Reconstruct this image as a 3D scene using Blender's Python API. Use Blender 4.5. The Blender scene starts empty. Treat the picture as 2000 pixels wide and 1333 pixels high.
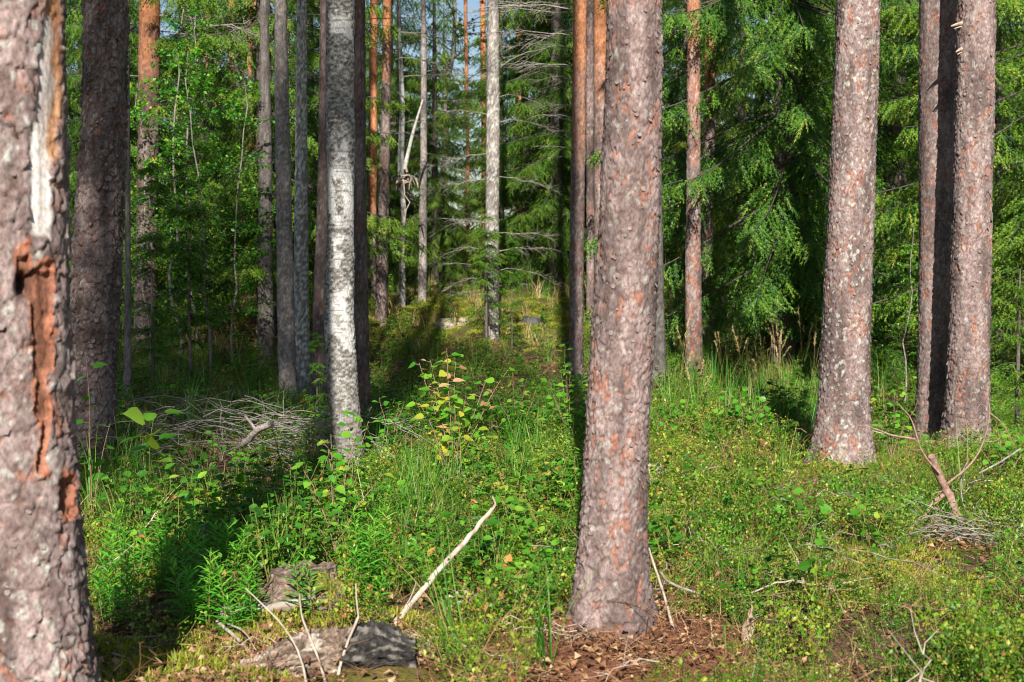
import bpy, math, random
import numpy as np
from mathutils import Vector

# ------------------------------------------------------------------ camera, world, sun, exposure
SC = bpy.context.scene
COL = SC.collection
EYE = 1.5
FPX = 2778.0                         # focal length in photo pixels (2000 px wide, 50 mm)
PITCH = math.atan(166.5 / FPX)
cam = bpy.data.cameras.new('camera')
cam.lens = 50.0; cam.sensor_width = 36.0; cam.clip_start = 0.05; cam.clip_end = 2000
cam.dof.use_dof = True; cam.dof.focus_distance = 8.8; cam.dof.aperture_fstop = 4.2
camo = bpy.data.objects.new('camera', cam); COL.objects.link(camo)
camo.location = (0, 0, EYE); camo.rotation_euler = (math.pi / 2 - PITCH, 0, 0)
SC.camera = camo

SUN_AZ, SUN_EL = math.radians(0.8), math.radians(33)       # light travels towards +Y, a little to +X
world = bpy.data.worlds.new('World'); SC.world = world; world.use_nodes = True
wn = world.node_tree.nodes; wl = world.node_tree.links
sky = wn.new('ShaderNodeTexSky'); sky.sky_type = 'NISHITA'; sky.sun_disc = False
sky.sun_elevation = SUN_EL; sky.sun_rotation = math.pi + SUN_AZ
sky.air_density = 1.0; sky.dust_density = 0.6; sky.ozone_density = 1.5
wn['Background'].inputs['Strength'].default_value = 0.05
wl.new(sky.outputs[0], wn['Background'].inputs['Color'])
sun = bpy.data.lights.new('sun', 'SUN'); sun.energy = 5.0; sun.angle = math.radians(0.55)
sun.color = (1.0, 0.94, 0.84)
suno = bpy.data.objects.new('sun', sun); COL.objects.link(suno)
LDIR = Vector((math.sin(SUN_AZ) * math.cos(SUN_EL), math.cos(SUN_AZ) * math.cos(SUN_EL), -math.sin(SUN_EL)))
suno.rotation_euler = LDIR.to_track_quat('-Z', 'Y').to_euler()
suno.location = (-20, -40, 40)
vs = SC.view_settings
vs.view_transform = 'Standard'; vs.look = 'None'; vs.gamma = 1.0; vs.use_curve_mapping = False
vs.exposure = 1.05
SC.render.engine = 'CYCLES'
cy = SC.cycles
cy.use_denoising = True
try:
    cy.denoiser = 'OPENIMAGEDENOISE'; cy.denoising_input_passes = 'RGB_ALBEDO_NORMAL'; cy.denoising_prefilter = 'ACCURATE'
except Exception:
    pass
cy.max_bounces = 6; cy.diffuse_bounces = 3; cy.glossy_bounces = 1; cy.transmission_bounces = 4; cy.transparent_max_bounces = 4
cy.use_adaptive_sampling = False
cy.sample_clamp_indirect = 4.0
cy.pixel_filter_type = 'BLACKMAN_HARRIS'; cy.filter_width = 1.05

random.seed(7)
R = np.random.default_rng(7)
A = np.array
PI = math.pi

# ------------------------------------------------------------------ numpy helpers
def _h(ix, iy, iz, s):
    h = (ix.astype(np.int64) * 374761393 + iy.astype(np.int64) * 668265263 + iz.astype(np.int64) * 2147483647 + int(s) * 1274126177) & 0xFFFFFFFF
    h = ((h ^ (h >> 13)) * 1274126177) & 0xFFFFFFFF
    h = h ^ (h >> 16)
    return (h & 0xFFFFFF) / float(0xFFFFFF)

def vn(x, y, z=None, s=0):
    x = np.asarray(x, float); y = np.asarray(y, float)
    z = np.zeros_like(x) if z is None else np.asarray(z, float)
    ix, iy, iz = np.floor(x), np.floor(y), np.floor(z)
    fx, fy, fz = x - ix, y - iy, z - iz
    fx = fx * fx * (3 - 2 * fx); fy = fy * fy * (3 - 2 * fy); fz = fz * fz * (3 - 2 * fz)
    r = 0
    for a in (0, 1):
        wx = fx if a else 1 - fx
        for b in (0, 1):
            wy = fy if b else 1 - fy
            for c in (0, 1):
                wz = fz if c else 1 - fz
                r = r + wx * wy * wz * _h(ix + a, iy + b, iz + c, s)
    return r

def fbm(x, y, z=None, s=0, o=4):
    r = 0; a = 0.5; t = 0; f = 1.0
    for k in range(o):
        r = r + a * vn(np.asarray(x) * f, np.asarray(y) * f, None if z is None else np.asarray(z) * f, s + k); t += a; a *= 0.5; f *= 2.03
    return r / t

def ss(a, b, x):
    t = np.clip((np.asarray(x, float) - a) / (b - a), 0, 1)
    return t * t * (3 - 2 * t)

def voro(u, v, nu, s):
    """cells on a cylinder: u is periodic with integer period nu. F1, F2, random id, offset in v from the cell's centre"""
    iu, iv = np.floor(u), np.floor(v)
    f1 = np.full(u.shape, 9.0); f2 = np.full(u.shape, 9.0); idr = np.zeros(u.shape); dv = np.zeros(u.shape); id2 = np.zeros(u.shape)
    zero = np.zeros_like(iu)
    for a in (-1, 0, 1):
        for b in (-1, 0, 1):
            cu, cv = iu + a, iv + b
            w = np.mod(cu, nu)
            px = cu + 0.5 + 0.85 * (_h(w, cv, zero, s) - 0.5); py = cv + 0.5 + 0.85 * (_h(w, cv, zero, s + 11) - 0.5)
            d = np.hypot(u - px, v - py)
            rr = _h(w, cv, zero, s + 23); r2 = _h(w, cv, zero, s + 37)
            near = d < f1
            f2 = np.where(near, f1, np.minimum(f2, d))
            idr = np.where(near, rr, idr); id2 = np.where(near, r2, id2); dv = np.where(near, v - py, dv)
            f1 = np.where(near, d, f1)
    return f1, f2, idr, id2, dv

def nrm(v):
    return v / np.maximum(np.linalg.norm(v, axis=-1, keepdims=True), 1e-9)

def P(px, py, d):
    """the point at depth d (along Y) seen at photo pixel px, py"""
    u = (px - 1000) / FPX; v = (666.5 - py) / FPX
    t = d / (math.cos(PITCH) + v * math.sin(PITCH))
    return A([u * t, d, EYE + t * (-math.sin(PITCH) + v * math.cos(PITCH))])

def proj(p):
    p = np.asarray(p, float)
    y = p[..., 1]; z = p[..., 2] - EYE
    f = y * math.cos(PITCH) - z * math.sin(PITCH); up = y * math.sin(PITCH) + z * math.cos(PITCH)
    f = np.maximum(f, 0.05)
    return 1000 + FPX * p[..., 0] / f, 666.5 - FPX * up / f

ANCH = None
def G(x, y):
    """height of the forest floor"""
    x = np.asarray(x, float); y = np.asarray(y, float)
    z = 0.13 * np.clip(y - 16, 0, 6) + 0.035 * np.clip(y - 22, 0, 60)
    z = z + 0.22 * np.exp(-((x + 1.2) / 2.2) ** 2 - ((y - 20.5) / 1.8) ** 2)
    z = z + 0.10 * np.exp(-((x + .9) / .8) ** 2 - ((y - 6.4) / .5) ** 2)
    z = z + (fbm(x * .55 + 40, y * .55 + 40, s=3, o=4) - .5) * 0.22 + (fbm(x * 2.2 + 9, y * 2.2 + 40, s=5, o=3) - .5) * 0.16
    if ANCH is not None:
        num = 0; den_ = .25
        for ax_, ay_, dz_ in ANCH:
            w = np.exp(-((x - ax_) ** 2 + (y - ay_) ** 2) / .9); num = num + w * dz_; den_ = den_ + w
        z = z + num / den_
    return z

def Gs(x, y):
    return float(G(A([x]), A([y]))[0])

def GP(px, py, lo=3.5, hi=40):
    """ground point seen at a photo pixel"""
    ds = np.linspace(lo, hi, 2000)
    u = (px - 1000) / FPX; v = (666.5 - py) / FPX
    t = ds / (math.cos(PITCH) + v * math.sin(PITCH))
    x = u * t; z = EYE + t * (-math.sin(PITCH) + v * math.cos(PITCH))
    k = np.argmax(z < G(x, ds))
    return A([x[k], ds[k], Gs(x[k], ds[k])])

def _anchor():
    out = []
    for px, py, d in ((1195, 1222, 5.75), (1640, 928, 9.8), (1826, 868, 11.2), (1886, 884, 10.6), (175, 905, 10.0), (686, 925, 9.9), (563, 792, 14.4), (1125, 772, 15.4), (1355, 757, 16.3), (60, 1400, 4.2), (592, 1168, 6.25), (1900, 1300, 5.2), (1000, 1300, 5.2), (300, 1300, 5.2), (1500, 1150, 6.4), (900, 1000, 8.3), (960, 662, 19), (785, 607, 21), (1378, 657, 20)):
        p = P(px, py, d); out.append((p[0], p[1], p[2] - Gs(p[0], p[1])))
    return out
ANCH = _anchor()

class Geo:
    def __init__(s):
        s.v = []; s.f3 = []; s.f4 = []; s.m3 = []; s.m4 = []; s.t = []; s.n = 0
    def add(s, v, f, mat=0, tint=0.5):
        v = np.asarray(v, float).reshape(-1, 3); f = np.asarray(f, int)
        s.v.append(v)
        s.t.append(np.broadcast_to(np.asarray(tint, float), (len(v),)))
        if f.shape[1] == 3: s.f3.append(f + s.n); s.m3.append(np.full(len(f), mat))
        else: s.f4.append(f + s.n); s.m4.append(np.full(len(f), mat))
        s.n += len(v)
        return s
    def mesh(s, name, mats, smooth=True):
        v = np.concatenate(s.v) if s.v else np.zeros((0, 3))
        f3 = np.concatenate(s.f3) if s.f3 else np.zeros((0, 3), int)
        f4 = np.concatenate(s.f4) if s.f4 else np.zeros((0, 4), int)
        mi = np.concatenate(s.m3 + s.m4) if (s.m3 or s.m4) else np.zeros(0)
        return mesh_np(name, v, f3, f4, mats, mi, smooth, {'tint': np.concatenate(s.t)} if s.t else {})

def mesh_np(name, v, f3, f4, mats, mi=None, smooth=True, attrs=None, cols=None):
    me = bpy.data.meshes.new(name)
    me.vertices.add(len(v)); me.vertices.foreach_set('co', np.ascontiguousarray(v, np.float32).ravel())
    li = np.concatenate([f3.ravel(), f4.ravel()]).astype(np.int32)
    starts = np.concatenate([np.arange(len(f3)) * 3, len(f3) * 3 + np.arange(len(f4)) * 4]).astype(np.int32)
    me.loops.add(len(li)); me.loops.foreach_set('vertex_index', li)
    me.polygons.add(len(starts)); me.polygons.foreach_set('loop_start', starts)
    if mi is not None and len(mi): me.polygons.foreach_set('material_index', np.asarray(mi, np.int32))
    for m in mats: me.materials.append(m)
    me.update(calc_edges=True)
    me.validate()
    for k, a in (attrs or {}).items():
        at = me.attributes.new(k, 'FLOAT', 'POINT'); at.data.foreach_set('value', np.ascontiguousarray(a, np.float32))
    for k, a in (cols or {}).items():
        at = me.attributes.new(k, 'FLOAT_COLOR', 'POINT')
        at.data.foreach_set('color', np.ascontiguousarray(np.concatenate([a, np.ones((len(a), 1))], 1), np.float32).ravel())
    if smooth: me.shade_smooth()
    else: me.shade_flat()
    return me

def place(T, F, pos, d, up, s):
    """copies of template T (k,3: x side, y along, z normal) at N frames"""
    pos = np.asarray(pos, float).reshape(-1, 3); N = len(pos)
    y = nrm(np.broadcast_to(np.asarray(d, float), (N, 3)))
    x = nrm(np.cross(y, np.broadcast_to(np.asarray(up, float), (N, 3)))); z = np.cross(x, y)
    s = np.broadcast_to(np.asarray(s, float), (N,))[:, None, None] if np.ndim(s) < 2 else np.asarray(s)[:, None, :]
    TT = T[None] * s
    v = pos[:, None] + TT[..., 0:1] * x[:, None] + TT[..., 1:2] * y[:, None] + TT[..., 2:3] * z[:, None]
    f = F[None] + (np.arange(N) * len(T))[:, None, None]
    return v.reshape(-1, 3), f.reshape(-1, F.shape[1])

def tube(pts, rad, sides=5, cap=True):
    pts = np.asarray(pts, float); n = len(pts)
    rad = np.broadcast_to(np.asarray(rad, float), (n,))
    t = nrm(np.gradient(pts, axis=0))
    ref = A([0.31, 0.17, 0.93]) if abs(t[:, 2]).mean() < .8 else A([.95, .2, .1])
    a = nrm(np.cross(t, ref)); b = np.cross(t, a)
    th = np.arange(sides) * 2 * PI / sides
    v = pts[:, None] + rad[:, None, None] * (np.cos(th)[None, :, None] * a[:, None] + np.sin(th)[None, :, None] * b[:, None])
    i = np.arange(n - 1)[:, None] * sides; j = np.arange(sides)[None]; k = (j + 1) % sides
    f = np.stack([i + j, i + k, i + sides + k, i + sides + j], -1).reshape(-1, 4)
    v = v.reshape(-1, 3)
    return v, f

def tube_caps(g, pts, rad, sides, mat=0, tint=.5):
    v, f = tube(pts, rad, sides); g.add(v, f, mat, tint)
    for ring, c in ((np.arange(sides), pts[0]), ((len(pts) - 1) * sides + np.arange(sides), pts[-1])):
        vv = np.concatenate([v[ring], np.asarray(c)[None]])
        g.add(vv, [[q, (q + 1) % sides, sides] for q in range(sides)], mat, tint)

def curve(ctrl, n=12, wob=0.0, seed=0):
    """a smooth line through control points"""
    ctrl = np.asarray(ctrl, float); m = len(ctrl)
    tt = np.linspace(0, m - 1, n); out = []
    P0 = np.concatenate([[2 * ctrl[0] - ctrl[1]], ctrl, [2 * ctrl[-1] - ctrl[-2]]])
    for t in tt:
        i = min(int(t), m - 2); f = t - i
        p0, p1, p2, p3 = P0[i], P0[i + 1], P0[i + 2], P0[i + 3]
        out.append(.5 * (2 * p1 + (p2 - p0) * f + (2 * p0 - 5 * p1 + 4 * p2 - p3) * f * f + (3 * p1 - p0 - 3 * p2 + p3) * f ** 3))
    out = A(out)
    if wob:
        rr = np.random.default_rng(seed); w = rr.normal(size=out.shape) * wob; w[0] = 0
        out = out + w
    return out

# ------------------------------------------------------------------ objects
def link(name, me, parent=None, loc=None, rotz=0, scale=None):
    o = bpy.data.objects.new(name, me); COL.objects.link(o)
    if parent is not None: o.parent = parent
    if loc is not None: o.location = loc
    if rotz: o.rotation_euler = (0, 0, rotz)
    if scale is not None: o.scale = (scale,) * 3 if np.ndim(scale) == 0 else scale
    return o

def tag(o, label=None, cat=None, group=None, kind=None):
    if label: o['label'] = label
    if cat: o['category'] = cat
    if group: o['group'] = group
    if kind: o['kind'] = kind
    return o

def thing(name, loc, label, cat, group=None, rotz=0, scale=None):
    return tag(link(name, None, None, tuple(loc), rotz, scale), label, cat, group)

# ------------------------------------------------------------------ materials
def newmat(name):
    m = bpy.data.materials.new(name); m.use_nodes = True
    nt = m.node_tree
    return m, nt, nt.nodes, nt.links, nt.nodes['Principled BSDF']

def noise_node(n, l, scale, detail=4, coord=None, rough=.6):
    t = n.new('ShaderNodeTexNoise'); t.inputs['Scale'].default_value = scale; t.inputs['Detail'].default_value = detail
    t.inputs['Roughness'].default_value = rough
    if coord is not None: l.new(coord, t.inputs['Vector'])
    return t

def ramp(n, l, fac, stops):
    r = n.new('ShaderNodeValToRGB'); e = r.color_ramp.elements
    while len(e) < len(stops): e.new(0.5)
    for k, (p, c) in enumerate(stops): e[k].position = p; e[k].color = (*c, 1) if len(c) == 3 else c
    l.new(fac, r.inputs[0]); return r

def mixc(n, l, a, b, fac, mode='MIX'):
    x = n.new('ShaderNodeMix'); x.data_type = 'RGBA'; x.blend_type = mode
    for s, v in ((x.inputs[6], a), (x.inputs[7], b), (x.inputs[0], fac)):
        if hasattr(v, 'type') or hasattr(v, 'is_linked'): l.new(v, s)
        else: s.default_value = v if isinstance(v, (int, float)) else (*v, 1)
    return x.outputs[2]

def mat_bark(name='bark', grain=90, bump=.5, dist=.004):
    m, nt, n, l, b = newmat(name)
    at = n.new('ShaderNodeAttribute'); at.attribute_name = 'col'
    tc = n.new('ShaderNodeTexCoord')
    mp = n.new('ShaderNodeMapping'); mp.inputs['Scale'].default_value = (1, 1, .55); l.new(tc.outputs['Object'], mp.inputs[0])
    t1 = noise_node(n, l, grain, 5, mp.outputs[0], .7); t2 = noise_node(n, l, grain * .25, 4, mp.outputs[0])
    r1 = ramp(n, l, t1.outputs[0], [(.3, (.55, .53, .52)), (.5, (1, 1, 1)), (.72, (1.35, 1.35, 1.33))])
    r2 = ramp(n, l, t2.outputs[0], [(.3, (.8, .77, .75)), (.7, (1.18, 1.18, 1.18))])
    c = mixc(n, l, at.outputs[0], r1.outputs[0], 1.0, 'MULTIPLY'); c = mixc(n, l, c, r2.outputs[0], 1.0, 'MULTIPLY')
    l.new(c, b.inputs['Base Color']); b.inputs['Roughness'].default_value = .88
    b.inputs['Specular IOR Level'].default_value = .25
    bp = n.new('ShaderNodeBump'); bp.inputs['Strength'].default_value = bump; bp.inputs['Distance'].default_value = dist
    l.new(t1.outputs[0], bp.inputs['Height']); l.new(bp.outputs[0], b.inputs['Normal'])
    return m

def mat_leaf(name, stops, trans=.35, rough=.45, tcol=(1.25, 1.3, .55), vary=.35):
    m, nt, n, l, b = newmat(name)
    at = n.new('ShaderNodeAttribute'); at.attribute_name = 'tint'
    oi = n.new('ShaderNodeObjectInfo')
    mm = n.new('ShaderNodeMath'); mm.operation = 'MULTIPLY_ADD'; l.new(oi.outputs['Random'], mm.inputs[0]); mm.inputs[1].default_value = vary
    m2 = n.new('ShaderNodeMath'); m2.operation = 'SUBTRACT'; l.new(at.outputs['Fac'], m2.inputs[0]); m2.inputs[1].default_value = vary * .5
    l.new(m2.outputs[0], mm.inputs[2])
    rp = ramp(n, l, mm.outputs[0], stops)
    l.new(rp.outputs[0], b.inputs['Base Color']); b.inputs['Roughness'].default_value = rough; b.inputs['Specular IOR Level'].default_value = .35
    tr = n.new('ShaderNodeBsdfTranslucent')
    tc = mixc(n, l, rp.outputs[0], tcol, 1.0, 'MULTIPLY'); l.new(tc, tr.inputs[0])
    mx = n.new('ShaderNodeMixShader'); mx.inputs[0].default_value = trans
    l.new(b.outputs[0], mx.inputs[1]); l.new(tr.outputs[0], mx.inputs[2])
    l.new(mx.outputs[0], n['Material Output'].inputs['Surface'])
    return m

def mat_noise(name, c1, c2, scale=30, rough=.85, bump=.4, stretch=(1, 1, 1), c3=None):
    m, nt, n, l, b = newmat(name)
    tc = n.new('ShaderNodeTexCoord'); mp = n.new('ShaderNodeMapping'); mp.inputs['Scale'].default_value = stretch
    l.new(tc.outputs['Object'], mp.inputs[0])
    t = noise_node(n, l, scale, 6, mp.outputs[0], .65)
    st = [(.32, c1), (.68, c2)] if c3 is None else [(.3, c1), (.52, c2), (.7, c3)]
    r = ramp(n, l, t.outputs[0], st)
    l.new(r.outputs[0], b.inputs['Base Color']); b.inputs['Roughness'].default_value = rough; b.inputs['Specular IOR Level'].default_value = .25
    bp = n.new('ShaderNodeBump'); bp.inputs['Strength'].default_value = bump; bp.inputs['Distance'].default_value = .01
    l.new(t.outputs[0], bp.inputs['Height']); l.new(bp.outputs[0], b.inputs['Normal'])
    return m

M = {}
M['bark'] = mat_bark('pine_bark', 110, .6, .004)
M['barkfar'] = mat_bark('far_bark', 45, .8, .012)
M['flake'] = mat_noise('bark_flake', (.10, .066, .06), (.25, .20, .19), 18)
M['limb'] = mat_noise('limb', (.035, .028, .024), (.10, .085, .075), 30)
M['deadwood'] = mat_noise('dead_twig', (.13, .11, .095), (.34, .31, .28), 25)
M['redtwig'] = mat_noise('red_twig', (.14, .08, .05), (.30, .20, .13), 40)
M['stick'] = mat_noise('weathered_stick', (.25, .19, .15), (.50, .43, .36), 26, stretch=(1, 1, .4))
M['pinestick'] = mat_noise('pine_stick', (.15, .08, .06), (.34, .23, .18), 45)
M['wood'] = mat_noise('bare_wood', (.24, .17, .12), (.46, .37, .28), 30)
M['stump'] = mat_noise('stump_bark', (.04, .028, .020), (.155, .112, .085), 40, bump=1.0, c3=(.33, .27, .23))
M['log'] = mat_noise('log_bark', (.09, .07, .06), (.26, .21, .19), 32, bump=1.0, c3=(.42, .37, .34))
M['char'] = mat_noise('charred_wood', (.03, .03, .032), (.085, .082, .085), 20, bump=1.0)
M['moss'] = mat_noise('moss_cushion', (.05, .07, .01), (.16, .17, .03), 60, bump=1.0)
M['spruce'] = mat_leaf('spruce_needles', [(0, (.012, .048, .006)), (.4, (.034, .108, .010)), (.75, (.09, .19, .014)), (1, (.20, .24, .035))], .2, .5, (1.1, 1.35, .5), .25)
M['sprucelit'] = mat_leaf('sunlit_spruce_needles', [(0, (.02, .07, .007)), (.4, (.065, .155, .012)), (.8, (.15, .235, .018)), (1, (.30, .28, .05))], .2, .5, (1.1, 1.3, .5), .25)  # sunlit copy of the spruce needles, the light put into the colour
M['pine_n'] = mat_leaf('pine_needles', [(0, (.02, .06, .015)), (1, (.07, .14, .03))], .2, .5)
M['birchleaf'] = mat_leaf('young_leaves', [(0, (.022, .12, .010)), (.5, (.065, .26, .016)), (.85, (.17, .38, .03)), (1, (.46, .40, .04))], .4, .42)
M['farleaf'] = mat_leaf('far_leaves', [(0, (.07, .16, .02)), (.6, (.18, .26, .04)), (1, (.40, .32, .06))], .4, .42)
M['bilb'] = mat_leaf('bilberry_leaves', [(0, (.02, .075, .006)), (.3, (.065, .18, .010)), (.62, (.20, .31, .018)), (.84, (.38, .37, .05)), (.95, (.34, .19, .07)), (1, (.36, .10, .05))], .30, .42, vary=.5)
M['bilbdark'] = mat_leaf('lingonberry_leaves', [(0, (.02, .10, .008)), (.5, (.07, .26, .016)), (1, (.19, .40, .03))], .3, .35)
M['herb'] = mat_leaf('herb_leaves', [(0, (.022, .08, .009)), (.45, (.06, .215, .016)), (.8, (.135, .345, .025)), (.93, (.28, .38, .04)), (1, (.46, .24, .07))], .36, .42, vary=.4)
M['willow'] = mat_leaf('narrow_leaves', [(0, (.03, .18, .012)), (.6, (.08, .36, .025)), (1, (.22, .48, .05))], .38, .4)
M['grass'] = mat_leaf('grass_blades', [(0, (.02, .10, .008)), (.45, (.06, .22, .016)), (.75, (.17, .29, .035)), (.9, (.38, .32, .11)), (1, (.5, .4, .2))], .32, .45)
M['drygrass'] = mat_leaf('dry_grass', [(0, (.20, .16, .05)), (.5, (.36, .27, .11)), (1, (.50, .40, .22))], .3, .5)
M['mosst'] = mat_leaf('moss_tufts', [(0, (.08, .13, .012)), (.5, (.24, .27, .02)), (1, (.44, .40, .06))], .3, .6)
M['litter'] = mat_leaf('fallen_leaves', [(0, (.07, .035, .02)), (.4, (.19, .09, .045)), (.8, (.34, .18, .09)), (1, (.48, .33, .19))], .15, .6)
M['stem'] = mat_noise('stem', (.09, .13, .02), (.20, .17, .05), 30)
M['flower'] = mat_noise('flower', (.6, .32, .01), (.75, .48, .03), 30)

# ------------------------------------------------------------------ forest floor
def axis(dense0, dense1, step, far0, far1, grow=1.12):
    a = list(np.arange(dense0, dense1 + 1e-6, step))
    s = step; x = a[-1]
    while x < far1: s = min(s * grow, 25); x += s; a.append(x)
    s = step; x = a[0]; pre = []
    while x > far0: s = min(s * grow, 25); x -= s; pre.append(x)
    return A(pre[::-1] + a)

gx = axis(-5, 5, .07, -320, 320, 1.07); gy = axis(4.2, 12, .07, -260, 420, 1.06)
X, Y = np.meshgrid(gx, gy); Z = G(X, Y) + (fbm(X * 9, Y * 9, s=8, o=3) - .5) * .05
Z = Z + np.where(np.hypot(X, Y) > 90, 0, 0)
V = np.stack([X, Y, Z], -1).reshape(-1, 3)
nx_, ny_ = len(gx), len(gy)
ii = np.arange(ny_ - 1)[:, None] * nx_; jj = np.arange(nx_ - 1)[None]
F4 = np.stack([ii + jj, ii + jj + 1, ii + nx_ + jj + 1, ii + nx_ + jj], -1).reshape(-1, 4)
xx, yy = V[:, 0], V[:, 1]
soil = np.exp(-((xx - .42) / .5) ** 2 - ((yy - 5.45) / .5) ** 2) * 1.6 + .7 * np.exp(-((xx + .75) / .5) ** 2 - ((yy - 5.1) / .3) ** 2)
soil = np.clip(soil * (.5 + fbm(xx * 4, yy * 4, s=21)), 0, 1)
mosa = ss(.45, .62, fbm(xx * .8 + 7, yy * .8, s=31)) ; mosa = np.maximum(mosa, np.exp(-((xx + 1.4) / 1.8) ** 2 - ((yy - 20.4) / 1.6) ** 2))
gm, nt, n, l, b = newmat('forest_floor')
tc = n.new('ShaderNodeTexCoord')
t1 = noise_node(n, l, 14, 6, tc.outputs['Object'], .7); t2 = noise_node(n, l, 90, 5, tc.outputs['Object'], .7); t3 = noise_node(n, l, 2.2, 4, tc.outputs['Object'])
r1 = ramp(n, l, t1.outputs[0], [(.25, (.035, .024, .014)), (.5, (.10, .065, .04)), (.75, (.20, .14, .09))])
r2 = ramp(n, l, t2.outputs[0], [(.3, (.5, .5, .5)), (.7, (1.4, 1.4, 1.4))])
base = mixc(n, l, r1.outputs[0], r2.outputs[0], 1.0, 'MULTIPLY')
mos = ramp(n, l, t1.outputs[0], [(.3, (.05, .07, .012)), (.55, (.13, .14, .025)), (.8, (.24, .20, .05))])
am = n.new('ShaderNodeAttribute'); am.attribute_name = 'moss'; aso = n.new('ShaderNodeAttribute'); aso.attribute_name = 'soil'
c = mixc(n, l, base, mos.outputs[0], am.outputs['Fac'])
so = ramp(n, l, t2.outputs[0], [(.3, (.10, .04, .022)), (.55, (.24, .105, .06)), (.75, (.36, .19, .12))])
c = mixc(n, l, c, so.outputs[0], aso.outputs['Fac'])
l.new(c, b.inputs['Base Color']); b.inputs['Roughness'].default_value = .95; b.inputs['Specular IOR Level'].default_value = .1
bp = n.new('ShaderNodeBump'); bp.inputs['Strength'].default_value = .9; bp.inputs['Distance'].default_value = .02
l.new(t2.outputs[0], bp.inputs['Height']); l.new(bp.outputs[0], b.inputs['Normal'])
ground = link('ground', mesh_np('ground', V, np.zeros((0, 3), int), F4, [gm], None, True, {'soil': soil, 'moss': mosa}))
tag(ground, 'forest floor of brown litter, moss and reddish soil', 'ground', kind='structure')

# ------------------------------------------------------------------ trunks
def lerp(a, b, t):
    t = np.asarray(t)[..., None]
    return A(a) * (1 - t) + A(b) * t

def trunk_path(rows, d, H, lean_keep=.5):
    """rows: (py, xl, xr) read off the photo at depth d -> arrays z, cx, r up to height H"""
    zs, cs, rs = [], [], []
    for py, xl, xr in rows:
        a, b_ = P(xl, py, d), P(xr, py, d)
        zs.append((a[2] + b_[2]) / 2); cs.append((a[0] + b_[0]) / 2); rs.append((b_[0] - a[0]) / 2)
    o = np.argsort(zs); zs, cs, rs = A(zs)[o], A(cs)[o], A(rs)[o]
    sl = (cs[-1] - cs[-2]) / max(zs[-1] - zs[-2], .3); sl = np.clip(sl, -.04, .04) * lean_keep
    zt = H
    zs = np.append(zs, zt); cs = np.append(cs, cs[-1] + sl * (zt - zs[-2])); rs = np.append(rs, .025)
    return zs, cs, rs

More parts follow.
